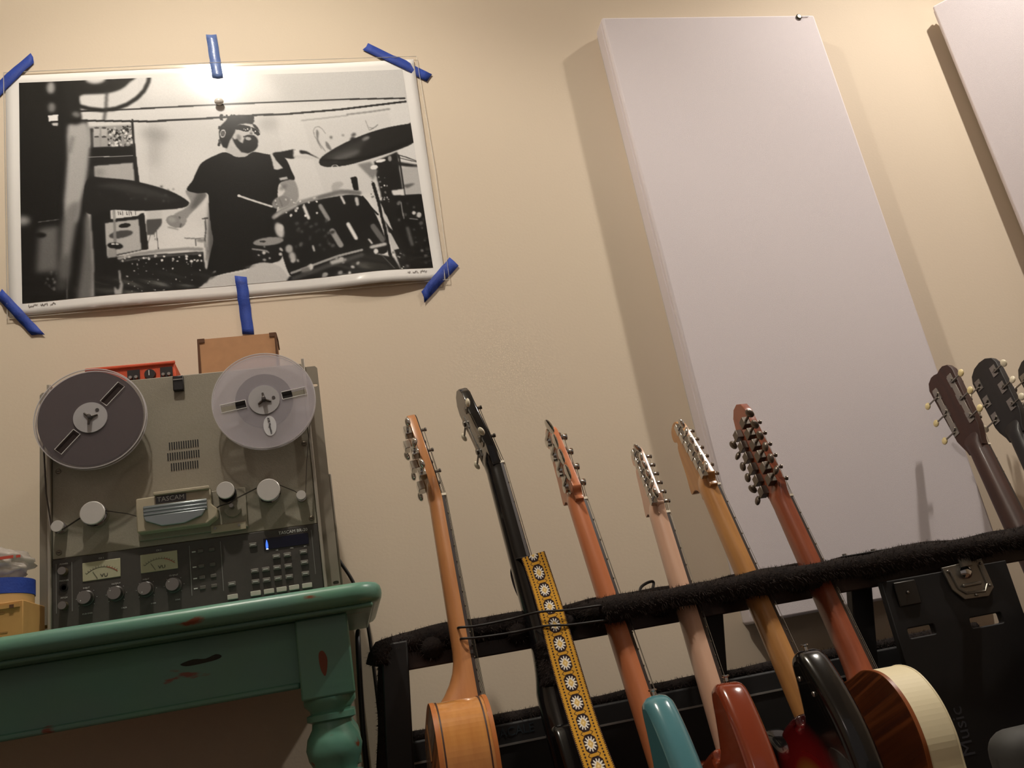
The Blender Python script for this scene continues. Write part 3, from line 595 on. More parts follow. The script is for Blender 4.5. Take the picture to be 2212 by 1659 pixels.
for x in (-.099,-.0745,-.052): text('counter_lettering',{-.099:'HR',-.0745:'MIN',-.052:'SEC'}[x],.003,(x,1.5174,.8565),WHT,D,DM)
text('model_lettering','TASCAM BR-20',.0075,(-.0700,1.5174,.8848),WHT,D,DM,sx=.98)
for x,s_ in ((-.400,'DUB OVER'),(-.345,'CALIB'),(-.300,'OVER'),(-.262,'SYNC')): text('foot_lettering',s_,.0032,(x,1.5174,.7985 if x<-.35 else .799),WHT,D,DM)
# ---- reels
def reel(name, cx, cz, ang, label, tape_r, mt, full):
    r = empty(name, (cx,1.484,cz)); tag(r, label, 'tape reel')
    Rr = .0885
    def holes():
        hs = []
        for k in (0,1):
            a = math.radians(ang)+k*PI; c,s = math.cos(a),math.sin(a)
            q = [(.031,-.0070),(.074,-.0070),(.074,.0070),(.031,.0070)]; hs.append([(x*c-y*s,x*s+y*c) for x,y in q])
        return hs
    fr_ = plobj('front_flange', [circle(0,0,Rr,96)]+holes(), -.0060,-.0048, mt, r)
    plobj('rear_flange', [circle(0,0,Rr,96)]+holes(), .0048,.0060, mt, r)
    obj('flange_rim', MB().lathe([(0,Rr-.0015),(.0002,Rr),(.0014,Rr),(.0016,Rr-.0015),(0,Rr-.0015)],(0,-.0046,0),(0,-1,0),96), mat('rim_plastic',(215,210,212),.12,alpha=.75), r, smooth=True)
    obj('flange_rim', MB().lathe([(0,Rr-.0015),(.0002,Rr),(.0014,Rr),(.0016,Rr-.0015),(0,Rr-.0015)],(0,.0062,0),(0,-1,0),96), mat('rim_plastic',(215,210,212),.12,alpha=.75), r, smooth=True)
    for h in holes():
        pts = [(x,-.0066,z) for x,z in h]; obj('window_edge', MB().tube(pts+[pts[0]],.0007,6), mat('rim_bright',(235,232,230),.1,alpha=.85), fr_)
    obj('tape_pack', MB().lathe([(-.0042,.030),(-.0042,tape_r),(.0042,tape_r),(.0042,.030)],(0,0,0),(0,-1,0),96), mat('tape_pack_brown',(44,33,31),.5,spec=.25) if full else mat('tape_pack_dark',(30,26,26),.5,spec=.25), r, smooth=True, sharp=30)
    h = obj('hub', MB().lathe([(.0050,.0270),(.0072,.0268),(.0072,.0245)],(0,0,0),(0,-1,0),48), mat('hub_plastic',(170,168,170),.35), r)
    for k in range(3):
        a = math.radians(ang+90)+k*2*PI/3; obj('hub_spoke', MB().tube([(0,-.0085,0),(.0125*math.cos(a),-.0080,.0125*math.sin(a))],[.0028,.0018],8), mat('spindle_metal',(110,106,104),.3,.8), h)
    obj('spindle', MB().lathe([(.005,.0046),(.017,.0034),(.0175,.002)],(0,0,0),(0,-1,0),16), mat('spindle_metal',(110,106,104),.3,.8), h, smooth=True)
    a = math.radians(ang); obj('hub_hole', MB().cyl((.0165*math.cos(a),-.0070,.0165*math.sin(a)),(.0165*math.cos(a),-.0079,.0165*math.sin(a)),.0030,seg=14), mat('hole_dark',(60,54,54),.6), h)
    obj('drive_shaft', MB().cyl((0,.0062,0),(0,.0350,0),.012,seg=24), STEEL, r)
    return r
MILK = mat('milky_plastic', (212,206,214), .28, alpha=.30); SMOKE = mat('clear_plastic', (165,155,160), .3, alpha=.13)
reel('tape_reel', -.3800, 1.1165, 47, 'left clear reel wound full with dark brown tape', .0825, SMOKE, True)
r2_ = reel('tape_reel', -.0965, 1.1155, 7, 'right milky clear reel, nearly empty, with an oval white label', .049, MILK, False)
ov = obj('oval_label', MB().prism([(.0110*math.cos(t)*1.0+.002+.004, .0182*math.sin(t)-.0490) for t in np.linspace(0,2*PI,32,endpoint=False)],-.0066,-.0061), mat('label_white',(205,205,208),.5), r2_)
text('label_lettering','ATR Magnetics',.0058,(.006,-.0070,-.0485),mat('label_ink',(60,60,66),.6),ov,Matrix.Rotation(math.radians(82),4,'Y'),sx=.85)
# ---- boxes on the machine
CARD = mat('cardboard', (186,140,100), .85, noise=(50,.3), rgb2=(172,128,92)); CARD2 = mat('cardboard_edge', (92,60,38), .85)
B = empty('cardboard_box', (-.150,1.70,1.188)); tag(B, 'brown cardboard box standing on the tape machine behind the right reel', 'box')
obj('carton', MB().box((-.0745,-.042,0),(.0745,.050,.131)), CARD, B)
for x in (-.0745,.0745):
    obj('torn_edge', MB().tube([(x,-.0425,.002),(x,-.0430,.06),(x,-.0425,.131)],[.0020,.0028,.0022],6), CARD2, B)
    obj('corner_flap', MB().cbox((x*.93,-.0430,.1275),(.0135,.0018,.0085)), CARD2, B)
obj('side_fold', MB().tube([(.0755,-.040,.131),(.0765,.0,.1315),(.0755,.048,.131)],.0016,6), CARD2, B)
ORG = mat('orange_enamel', (214,84,40), .45, noise=(60,.3), rgb2=(190,66,32), bump=(400,.2))
O = empty('orange_box', (-.340,1.66,1.188)); tag(O, 'small orange effects unit with knobs on the tape machine, behind the left reel', 'effects unit')
obj('housing', MB().add([(-.082,-.058,0),(.082,-.058,0),(.080,.052,0),(-.080,.052,0),(-.079,-.058,.066),(.079,-.058,.066),(.076,.052,.070),(-.076,.052,.070)],[(3,2,1,0),(4,5,6,7),(0,1,5,4),(1,2,6,5),(2,3,7,6),(3,0,4,7)]), ORG, O, bevel=.005, seg=3)
obj('top_lip', MB().box((-.0795,-.0615,.0610),(.0795,-.0570,.0680)), ORG, O, bevel=.002)
for x,k in ((.005,0),(.034,1),(.063,2)):
    o = obj('dark_plate' if k != 1 else 'dial', (MB().cbox((x,-.0590,.046),(.022,.0025,.020)) if k != 1 else MB().lathe([(0,.0105),(.006,.0095)],(x,-.058,.044),(0,-1,0),20)), mat('unit_black',(34,28,28),.4), O)
    if k == 1: obj('pointer', MB().cbox((x-.001,-.0645,.046),(.0016,.001,.010)), WHT, o)
    if k != 1:
        for q in (-.005,.005): obj('knob', MB().lathe([(0,.0038),(.006,.0030)],(x+q,-.060,.040),(0,-1,0),12), STEEL, o)
# ---- clutter left of the machine
TAN = mat('tan_card', (196,150,88), .8, noise=(30,.3), rgb2=(176,134,76))
q = at(50,1295,1.44)
TBX = empty('tan_box', (q.x-.13,1.50,.76)); tag(TBX, 'tan cardboard box on the table at the left edge of the picture', 'box')
hb = q.z-.76
obj('carton', MB().box((-.13,-.06,0),(.13,.06,hb)), TAN, TBX, bevel=.0015)
obj('lid_flap', MB().box((-.128,-.0625,hb-.010),(.126,-.0600,hb-.004)), TAN, TBX); obj('tear', MB().cbox((.115,-.0632,hb-.008),(.006,.001,.005)), CARD2, TBX)
PRT = mat('faded_print',(150,110,60),.8)
for k,(z,wd) in enumerate(((.055,.03),(.047,.024),(.018,.03),(.012,.02))): obj('faded_lettering', MB().box((.085,-.0606,z),(.085+wd*.8,-.0599,z+.0022)), PRT, TBX)
def ringroll(name, c, ro, ri, h, mt, core, label):
    r = empty(name, c); tag(r, label, 'tape roll')
    obj('tape_winding', MB().lathe([(0,ri+.003),(0,ro),(h,ro),(h,ri+.003),(0,ri+.003)],(0,0,0),(0,0,1),64), mt, r, smooth=True, sharp=30)
    obj('core', MB().lathe([(0,ri),(0,ri+.003),(h,ri+.003),(h,ri),(0,ri)],(0,0,0),(0,0,1),48), core, r, smooth=True, sharp=30); return r
zt = .76+hb
ringroll('masking_tape_roll', (-.535,1.50,zt+.0005), .060, .038, .0145, mat('masking_tape',(196,160,104),.6), CARD, 'roll of tan masking tape lying under the blue roll at the left edge')
ringroll('blue_tape_roll', (-.536,1.501,zt+.0155), .062, .038, .024, BLUE, CARD, 'roll of dark blue tape lying on top of the tan roll')
# crumpled plastic bag
def blob(n, rad, amp, seed, u=40, v=24):
    mb = MB(); r3 = random.Random(seed); ph = [r3.uniform(0,6) for _ in range(12)]; rings=[]
    for i in range(1,v):
        a = PI*i/v; rg_ = []
        for j in range(u):
            t = 2*PI*j/u; f = 1+amp*(math.sin(5*t+ph[0]+3*math.sin(4*a+ph[1]))*.5+math.sin(9*t+7*a+ph[2])*.35+math.sin(13*a-6*t+ph[3])*.3)
            rg_.append((rad[0]*f*math.sin(a)*math.cos(t), rad[1]*f*math.sin(a)*math.sin(t), rad[2]*(f*math.cos(a))))
        rings.append(rg_)
    return mb.loft(rings)
BAG = mat('bag_plastic', (196,188,180), .25, alpha=.62)
bg = empty('plastic_bag', (-.545,1.505,zt+.0400)); tag(bg, 'crumpled translucent plastic bag with red print on top of the tape rolls', 'bag')
mb = blob(0,(.066,.055,.028),.16,5); 
for v in mb.bm.verts: v.co.z += .028
obj('film', mb, BAG, bg, smooth=True, sharp=180)
RDP = mat('bag_red',(200,80,62),.5)
obj('red_lettering', MB().cbox((.040,-.0525,.030),(.034,.001,.0045)), RDP, bg); obj('red_lettering', MB().cbox((.060,-.040,.032),(.006,.001,.004)), RDP, bg)
# ---- cables near the table
CAB = mat('cable_black', (22,20,20), .5)
def cable(name, label, pts, r, cat='cable'):
    p0 = Vector(pts[-1]); o = obj(name, MB().tube(spline([tuple(Vector(p)-p0) for p in pts],8,False), r, 8), CAB, smooth=True, sharp=180); o.location = p0
    return tag(o, label, cat)
cable('power_cable', 'black cable dropping from the back of the tape machine to behind the table', [(-.06,1.778,.95),(-.02,1.786,.90),(.004,1.786,.86),(.030,1.786,.80),(.045,1.786,.70),(.045,1.786,.3),(.043,1.786,.02)], .0035)
q1 = at(772,1375,1.46); q2 = at(780,1510,1.46); q3 = at(792,1655,1.46)
cable('signal_cable', 'black cable hanging beside the right table leg', [(.020,1.50,.700),(q1.x,1.46,.68),(q2.x,1.46,q2.z),(q3.x,1.46,q3.z),(q3.x+.002,1.46,.25),(q3.x+.01,1.46,.006)], .0045)
# ================================================================== guitar rack
FUR = mat('black_fur', (38,31,28), .9, spec=.15, noise=(60,.25), rgb2=(24,20,20), bump=(300,.8))
RK = empty('guitar_rack', (.9,1.4,0)); tag(RK, 'long black guitar rack with a furry padded top bar', 'guitar rack')
RO = Vector((.9,1.4,0)); RM = Matrix.Translation(-RO)
def furry(name, path, rad, n, flen, parent=RK, off=RO, mt=FUR, seed=1, lump=.18):
    """padded tube with a lumpy skin plus short fibres on it"""
    r3 = random.Random(seed); pts = [Vector(p)-off for p in path]; 
    L_ = [0]
    for a,b in zip(pts[:-1],pts[1:]): L_.append(L_[-1]+(b-a).length)
    tot = L_[-1]; m_ = max(8,int(tot/.012)); pp=[]; rr=[]
    for i in range(m_+1):
        d = tot*i/m_; k = 0
        while k < len(L_)-2 and L_[k+1] < d: k += 1
        t = (d-L_[k])/max(1e-6,L_[k+1]-L_[k]); pp.append(pts[k].lerp(pts[k+1],t)); rr.append(rad*(1+lump*(math.sin(d*48+seed)*.4+math.sin(d*23+seed*2)*.6)))
    o = obj(name, MB().tube(pp,rr,12), mt, parent, smooth=True, sharp=180)
    vs=[];fs=[]
    for _ in range(n):
        i = r3.randrange(m_); t = r3.random(); c = pp[i].lerp(pp[i+1],t); R_ = rr[i]*(1-t)+rr[i+1]*t; d = (pp[i+1]-pp[i]).normalized()
        e1 = d.orthogonal().normalized(); e2 = d.cross(e1); a = r3.uniform(0,2*PI); nrm = e1*math.cos(a)+e2*math.sin(a); tg = d*math.cos(a*7+r3.random()*3)+nrm.cross(d)*math.sin(a*5)
        base = c+nrm*R_*.94; tip = c+nrm*(R_+flen*r3.uniform(.3,1))+tg*flen*r3.uniform(-.9,.9)+Vector((0,0,-flen*.3)); wv = nrm.cross(tip-base).normalized()*.0005
        k = len(vs); vs += [base-wv,base+wv,tip]; fs.append((k,k+1,k+2))
    me = bpy.data.meshes.new('fur'); me.from_pydata([tuple(v) for v in vs],[],fs); me.update()
    f = link('fur_pile', me, mat('fur_fibre',(46,37,33),.8,spec=.2), o); f['kind'] = 'stuff'; return o
WOODR = mat('rack_wood', (54,36,28), .45, noise=(8,.2), rgb2=(34,24,20), wood=(1,6,6))
XR = 1.78
yB = 1.446
obj('back_board', MB().box((.075,1.438,H+.0245),(XR,1.456,H+.070),RM), WOODR, RK, bevel=.002)
furry('top_padding', [(.044,1.436,H+.040),(.050,1.438,H+.060),(.085,yB,H+.066),(.30,yB,H+.066),(.9,yB,H+.067),(1.5,yB,H+.066),(XR,yB,H+.066)], .0200, 11000, .008, seed=2)
furry('front_padding', [(.445*1.0-.055,1.425,H+.066),(.445-.045,1.352,H+.060),(.50,1.350,H+.0615),(.85,1.350,H+.0625),(1.2,1.350,H+.060),(1.7,1.350,H+.060),(XR,1.350,H+.060)], .0175, 11000, .008, seed=3, lump=.22)
for i,x in enumerate((.130,.270,.352)): furry('padded_yoke', [(x,yB,H+.050),(x,1.415,H+.052)], .016, 700, .006, seed=10+i)
for i,x in enumerate((.520,.645,.775,.93,1.12,1.34)): furry('padded_yoke', [(x,yB,H+.056),(x,1.36,H+.056)], .0165, 500, .006, seed=20+i)
# posts
def post(xt,xb,zt_,zb,wt,wb,y0,y1,nm='post'):
    return obj(nm, MB().add([(xb,y0,zb),(xb+wb,y0,zb),(xb+wb,y1,zb),(xb,y1,zb),(xt,y0,zt_),(xt+wt,y0,zt_),(xt+wt,y1,zt_),(xt,y1,zt_)],[(3,2,1,0),(4,5,6,7),(0,1,5,4),(1,2,6,5),(2,3,7,6),(3,0,4,7)],RM), mat('rack_black',(17,15,15),.55), RK, bevel=.003)
post(.052,.000,H+.070,.0,.042,.042,1.425,1.460)
furry('post_padding', [(.056,1.44,H+.06),(.040,1.44,.52),(.022,1.44,.30)], .012, 1600, .006, seed=5, lump=.3)
post(.612,.608,H+.03,.525,.034,.018,1.459,1.475,'centre_bracket')
post(.905,.745,H+.05,.0,.043,.043,1.459,1.480)
post(1.72,1.73,H+.07,.0,.045,.045,1.425,1.460)
obj('bottom_rail', MB().box((.03,1.02,.055),(XR,1.34,.075),RM), mat('rack_black',(17,15,15),.55), RK, bevel=.003)
obj('side_foot', MB().box((.004,1.00,.0),(.050,1.62,.055),RM), mat('rack_black',(17,15,15),.55), RK, bevel=.003)
obj('side_foot', MB().box((1.73,1.00,.0),(1.78,1.62,.055),RM), mat('rack_black',(17,15,15),.55), RK, bevel=.003)
obj('bracket_plate', MB().box((.880,1.425,H+.0835),(.965,1.470,H+.0865),RM), mat('rack_black',(17,15,15),.55), RK, bevel=.001)
for x in (.893,.952): obj('bracket_bolt', MB().cyl((x,1.440,H+.0865),(x,1.440,H+.0905),.004,seg=8,M=RM), STEEL, RK)
# bungee cord over the first two necks
def P3(px,py,y): v = at(px,py,y); return tuple(v)
cable('bungee_cord', 'thin black elastic cord stretched over the two left guitar necks above the fur', [P3(1002,1362,1.43),P3(990,1356,1.372),P3(1030,1352,1.362),P3(1100,1338,1.372),P3(1165,1322,1.34),P3(1225,1318,1.330),P3(1290,1309,1.335),P3(1310,1308,1.36)], .0019, 'cord')
cable('bungee_cord', 'thin black elastic cord crossing the necks just below the fur', [P3(1006,1386,1.43),P3(996,1380,1.368),P3(1035,1377,1.36),P3(1110,1366,1.37),P3(1180,1352,1.335),P3(1230,1350,1.325),P3(1300,1341,1.335),P3(1320,1340,1.37)], .0019, 'cord')
cable('looped_cord', 'dark cord standing up in a loop above the rack bar', [P3(1381,1287,1.445),P3(1384,1270,1.46),P3(1396,1260,1.47),P3(1409,1256,1.475),P3(1412,1262,1.475),P3(1407,1278,1.46),P3(1400,1284,1.445)], .0026, 'cord')
# ================================================================== road cases
CASE = mat('case_black', (21,20,22), .6, noise=(30,.3), rgb2=(16,15,16))
RC = empty('road_case', (1.0,1.64,0)); tag(RC, 'long black road case with thin metal trim against the wall behind the guitars', 'case')
CM = Matrix.Translation((-1.0,-1.64,0))
obj('shell', MB().box((.086,1.53,0),(1.20,1.75,.515),CM), CASE, RC, bevel=.004)
for z in (.4795,): obj('metal_trim', MB().box((.086,1.5275,z),(1.20,1.5302,z+.0032),CM), mat('trim_alu',(150,148,144),.5,.5), RC)
furry('case_padding', [(.090,1.545,.518),(.6,1.545,.519),(.9,1.545,.519),(1.19,1.545,.519)], .012, 5000, .008, RC, Vector((1.0,1.64,0)), seed=8)
text('case_lettering','ACALE',.020,(.262,1.5292,.500),mat('faint_blue',(22,36,44),.7),RC,CM)
obj('trim_brace', MB().tube([(.345,1.528,.478),(.372,1.527,.43),(.39,1.527,.40)],.0012,5,CM), mat('trim_alu',(150,148,144),.5,.5), RC)
LD = empty('case_lid', (1.06,1.40,0)); tag(LD, 'black case lid with recessed latches and grip slots standing under the right of the bar', 'case lid')
LM = Matrix.Translation((-1.06,-1.40,0))
def u14(px,py,y=1.403): v = at(px,py,y); return (v.x, v.z)
outl = [(.925,.02),(1.185,.02),(1.185,H+.030),(.925,H+.030)]
slots = []
for (a,b_,c,d) in (((1963,1358),(2017,1349),(2015,1370),(1966,1378)),((2097,1335),(2163,1326),(2167,1345),(2100,1353))):
    pts = [u14(*a),u14(*b_),u14(*c),u14(*d)]; xs=[p[0] for p in pts]; zs=[p[1] for p in pts]; slots.append(rrect(min(xs),max(xs),min(zs),max(zs),.003,3))
plobj('lid_board', [outl]+slots, 1.403, 1.417, CASE, LD, .002, LM)
LAT = mat('latch_metal', (138,134,126), .38, .85)
v = at(2090,1250,1.40)
pl_ = plobj('latch_dish', [[(v.x-.045,v.z+.026),(v.x+.040,v.z+.030),(v.x+.046,v.z-.022),(v.x+.030,v.z-.036),(v.x-.020,v.z-.034),(v.x-.038,v.z-.014)]], 1.398, 1.403, LAT, LD, .0012, LM)
obj('latch_rim', MB().tube([(v.x-.033,1.397,v.z+.018),(v.x-.026,1.397,v.z-.014),(v.x-.014,1.397,v.z-.024),(v.x+.024,1.397,v.z-.026),(v.x+.034,1.397,v.z-.014),(v.x+.030,1.397,v.z+.020)],.0022,8,LM), LAT, pl_, smooth=True)
obj('latch_knob', MB().lathe([(0,.012),(.006,.012),(.009,.008),(.010,.003)],(v.x-.004,1.398,v.z+.012),(0,-1,0),20,LM), CHROME, pl_, smooth=True)
obj('latch_wing', MB().box((v.x-.018,1.392,v.z-.014),(v.x+.020,1.397,v.z-.008),LM), LAT, pl_, bevel=.002)
obj('latch_hook', MB().box((v.x-.010,1.390,v.z+.020),(v.x+.012,1.397,v.z+.042),LM), LAT, pl_, bevel=.002)
for dx,dz in ((-.036,.018),(.034,.022),(.038,-.018),(.005,-.030)): obj('rivet', MB().ell((v.x+dx,1.3965,v.z+dz),(.0028,.002,.0028),LM,10,6), STEEL, pl_, smooth=True)
v = at(1960,1280,1.40); pl2 = obj('latch_plate', MB().box((v.x-.022,1.399,v.z-.022),(v.x+.022,1.403,v.z+.020),LM), mat('latch_dark',(70,68,66),.4,.8), LD, bevel=.002); obj('rivet', MB().ell((v.x,1.398,v.z),(.003,.002,.003),LM,10,6), STEEL, pl2)
v = at(2082,1580,1.40)
tx_ = text('lid_lettering','Music',.034,(0,0,0),mat('faint_white',(62,62,68),.7),LD,Matrix.Rotation(-PI/2,4,'Y'))
tx_.location = (v.x-1.06, 1.4022-1.40, v.z)
# grey padded seat at the lower right
ST = empty('padded_chair', (1.00,.95,0)); tag(ST, 'dark grey padded chair back at the lower right corner of the picture', 'chair')
a_ = at(2158,1659,.95); 
obj('backrest', MB().box((a_.x-1.0,-.03,-.02),(a_.x-1.0+.42,.03,.437)), mat('grey_vinyl',(54,54,52),.7), ST, bevel=.028, seg=5)
for x in (a_.x-1.0+.05,a_.x-1.0+.37): obj('leg', MB().cyl((x,0,0),(x,0,.02),.015,seg=10), BLACK, ST)
# ================================================================== guitars
def gframe(nut, bar, yb=1.40, lean=20, yaw=0):
    rn=ray(*nut); rb=ray(*bar); Bp=rb*(yb/rb.y); t=math.tan(math.radians(lean))
    k=(yb-t*Bp.z)/(rn.y-t*rn.z); Np=rn*k; u=(Np-Bp).normalized()
    n=Vector((1,0,0)); n=(n-n.dot(u)*u).normalized(); s=n.cross(u); a=math.radians(yaw)
    n2=n*math.cos(a)+s*math.sin(a); s2=n2.cross(u); Np=Np+Vector((0,0,H))
    Mw=Matrix(((s2.x,n2.x,u.x,Np.x),(s2.y,n2.y,u.y,Np.y),(s2.z,n2.z,u.z,Np.z),(0,0,0,1))); return Mw
STR = mat('string_steel', (170,165,155), .25, 1); NUT = mat('bone_nut', (225,215,195), .4)
CREAMB = mat('cream_button', (222,204,150), .35); 
def wood(name, a, b_, rough=.28, coat=.4): return mat(name, a, rough, noise=(7,.28), rgb2=b_, wood=(14,14,1.6), coat=coat)
def dring(w_, t, z, yf=-.0055, n=14, p=.8, cx_=0, cy_=0):
    pts = [Vector((cx_+w_/2, yf+cy_, z)), ]
    for i in range(n+1):
        a = PI*i/n; c = math.cos(a); s = math.sin(a)
        pts.append(Vector((cx_+w_/2*(abs(c)**.85)*(1 if c>0 else -1), yf+cy_-.001-(t)*(s**p), z)))
    pts.append(Vector((cx_-w_/2, yf+cy_, z))); return pts
def tuner(par, T, x_edge, z, side, style, th, ang, px_post, mtb, mth):
    """T: headstock frame. housing on the back, button past the edge, post through to the front"""
    yb_ = -th
    if style == 'inline':
        o = obj('tuning_machine', MB().box((x_edge-side*.002-.006,yb_-.011,z-.0105),(x_edge-side*.002+.006,yb_,z+.0105),T).cyl((x_edge,yb_-.006,z),(x_edge+side*.013,yb_-.006,z),.0022,seg=8,M=T), mth, par, bevel=.0012)
        bc = Vector((x_edge+side*.0185,yb_-.006,z)); rad = (.0078,.0038,.0105)
    elif style == 'open':
        o = obj('tuning_machine', MB().box((px_post-.008,yb_-.0015,z-.014),(px_post+.008,yb_,z+.014),T).lathe([(0,.0055),(.005,.0055)],(px_post,yb_,z+.002),(0,-1,0),14,T).cyl((px_post,yb_-.004,z-.006),(x_edge+side*.016,yb_-.004,z-.006),.0020,seg=8,M=T), mth, par)
        bc = Vector((x_edge+side*.0205,yb_-.004,z-.006)); rad = (.0080,.0042,.0088)
    elif style == 'rotomatic':
        o = obj('tuning_machine', MB().box((x_edge-side*.010-.009,yb_-.013,z-.009),(x_edge-side*.010+.009,yb_,z+.009),T).cyl((x_edge-side*.003,yb_-.007,z),(x_edge+side*.014,yb_-.007,z),.0028,seg=8,M=T), mth, par, bevel=.003)
        bc = Vector((x_edge+side*.0210,yb_-.007,z)); rad = (.0085,.0050,.0095)
    else:   # bass paddle
        o = obj('tuning_machine', MB().box((x_edge-side*.020-.010,yb_-.004,z-.020),(x_edge-side*.020+.010,yb_,z+.020),T).lathe([(0,.011),(.006,.011),(.007,.008)],(x_edge-side*.020,yb_-.003,z),(0,-1,0),20,T).cyl((x_edge-side*.012,yb_-.010,z),(x_edge+side*.018,yb_-.010,z),.0036,seg=10,M=T), mth, par)
        bc = Vector((x_edge+side*.028,yb_-.010,z)); rad = (.0125,.0026,.0160)
    Rb = T @ Matrix.Translation(bc) @ Matrix.Rotation(math.radians(ang),4,'X')
    obj('tuner_button', MB().ell((0,0,0),rad,Rb,16,10), mtb, o, smooth=True)
    pr_ = .0032 if style != 'paddle' else .0055
    obj('string_post', MB().lathe([(0,pr_*1.9),(.002,pr_*1.9),(.002,pr_),(.008,pr_),(.010,pr_*.8),(.011,pr_*1.25),(.0135,pr_*1.25)],(px_post,0,z),(0,1,0),14,T), mth, o, smooth=True, sharp=30)
def neck_line(z,w0,w1,L_): return w0+(w1-w0)*(-z/L_)
def guitar(label, fr_, head, head_t, tilt, tuners, neckm, w0=.043, w1=.057, Ln=.46, tn=.022, boardm=None, headm=None, facem=None, strings=6, spacing=None, body=None, heel=None, scale=.648, group=None, headshift=-.0055, strips=()):
    Mw = gframe(*fr_) if isinstance(fr_, tuple) else fr_
    BASE = -(scale+.13); root = empty('electric_guitar' if 'bass' not in label else 'bass_guitar'); root.matrix_world = Mw @ Matrix.Translation((0,0,BASE))
    if 'acoustic' in label: root.name = 'acoustic_guitar'
    tag(root, label, 'bass' if 'bass' in label else 'guitar'); 
    O_ = Matrix.Translation((0,0,-BASE)); K = lambda o: o
    HM = O_ @ Matrix.Translation((0,headshift,0)) @ Matrix.Rotation(-math.radians(tilt)*-1,4,'X')
    # neck, thickening to heel, blending into the head
    rings = []
    for i in range(25):
        z = -Ln+i*(Ln-.012)/24; t = tn+.003*(-z/Ln)
        if heel: t += heel[2]*max(0,min(1,(heel[0]-z)/(heel[0]-heel[1])))**2.2
        rings.append(dring(neck_line(z,w0,w1,Ln),t,z))
    for z,t,wd in ((-.004,tn*.99,w0),(.008,tn*.98,w0*1.04),(.018,tn*.90,w0*1.16),(.028,head_t*1.12,w0*1.32),(.036,head_t*.9,w0*1.40)):
        ty = -z*math.tan(math.radians(tilt)) if z > 0 else 0
        f = max(0,min(1,z/.036)); rings.append(dring(wd,t,z,-.0055+f*(headshift+.0055-.0005)+ty,p=.8-.3*f))
    nk = obj('neck', MB().loft(rings,True,O_), neckm, root, smooth=True, sharp=50)
    Lb = min(Ln,.46) if not body or 'boardlen' not in body else body['boardlen']
    fb = obj('fretboard', MB().add([(-w0/2,-.0055,0),(w0/2,-.0055,0),(w1/2,-.0055,-Lb),(-w1/2,-.0055,-Lb),(-w0/2+.001,-.0003,0),(w0/2-.001,-.0003,0),(w1/2-.001,-.0003,-Lb),(-w1/2+.001,-.0003,-Lb)],[(0,1,2,3),(7,6,5,4),(0,4,5,1),(1,5,6,2),(2,6,7,3),(3,7,4,0)],O_), boardm or mat('rosewood',(44,28,22),.4,noise=(60,.3),rgb2=(32,20,16)), root)
    for k in range(1,20):
        z = -scale*(1-2**(-k/12)); 
        if -z > Lb-.005: break
        wd = neck_line(z,w0,w1,Lb); obj('fret', MB().box((-wd/2,-.0004,z-.0010),(wd/2,.0009,z+.0010),O_), mat('fret_wire',(190,182,160),.25,1), fb)
    obj('nut', MB().box((-w0/2,-.0055,0),(w0/2,.0022,.0045),O_), NUT, root)
    hs = plobj('headstock', [head], -head_t, 0, headm or neckm, root, .0012, HM)
    if facem: plobj('head_veneer', [[(x*.97,z*.985+.002) for x,z in head]], .0002, .0016, facem, hs, 0, HM)
    for sx_s,z0_s,z1_s in strips: obj('tuner_strip', MB().box((sx_s-.0065,-head_t-.0016,z0_s),(sx_s+.0065,-head_t,z1_s),HM), mat('strip_nickel',(150,144,136),.4,.7), root, bevel=.0006)
    posts = []
    for tdef in tuners:
        tuner(root, HM, *tdef[:1], *tdef[1:3], tdef[3], head_t, tdef[4], tdef[5], tdef[6], tdef[7]); posts.append((tdef[5],tdef[1]))
    # strings from posts over the nut
    for i in range(strings):
        xn = (i/(strings-1)-.5)*(w0-.007); xb = (i/(strings-1)-.5)*.052; 
        if spacing: pp = posts[spacing[i]]
        else: pp = posts[min(i,len(posts)-1)]
        top = HM @ Vector((pp[0],.009,pp[1])); nutp = O_ @ Vector((-xn,.0028,.002)); br = O_ @ Vector((-xb,.009,-scale))
        sg = MB().tube([top,nutp,br], .00045 if strings>5 else .0009, 5); obj('string', sg, STR, root)
    if body: body['fn'](root, O_, body)
    return root
FEND = lambda sc,wd: [(x*wd,z*sc) for x,z in spline([(.0215,-.002),(.0235,.010),(.0315,.022),(.0310,.030),(.0240,.070),(.0160,.115),(.0085,.158),(.003,.176),(-.006,.187),(-.020,.190),(-.034,.184),(-.040,.172),(-.039,.160),(-.031,.152),(-.030,.146),(-.036,.140),(-.041,.120),(-.047,.080),(-.054,.052),(-.056,.038),(-.050,.034),(-.040,.034),(-.030,.026),(-.0235,.012),(-.0215,-.002)],4)]
def inline6(sc, mtb, mth, n=6, style='inline', z0=.030, dz=.0262):
    out = []
    for i in range(n):
        z = (z0+i*dz)*sc; xe = (.030-(z/sc-.030)*.150)
        out.append((xe,z,1,style,(rnd.uniform(-40,40)),xe-.0115,mtb,mth))
    return out
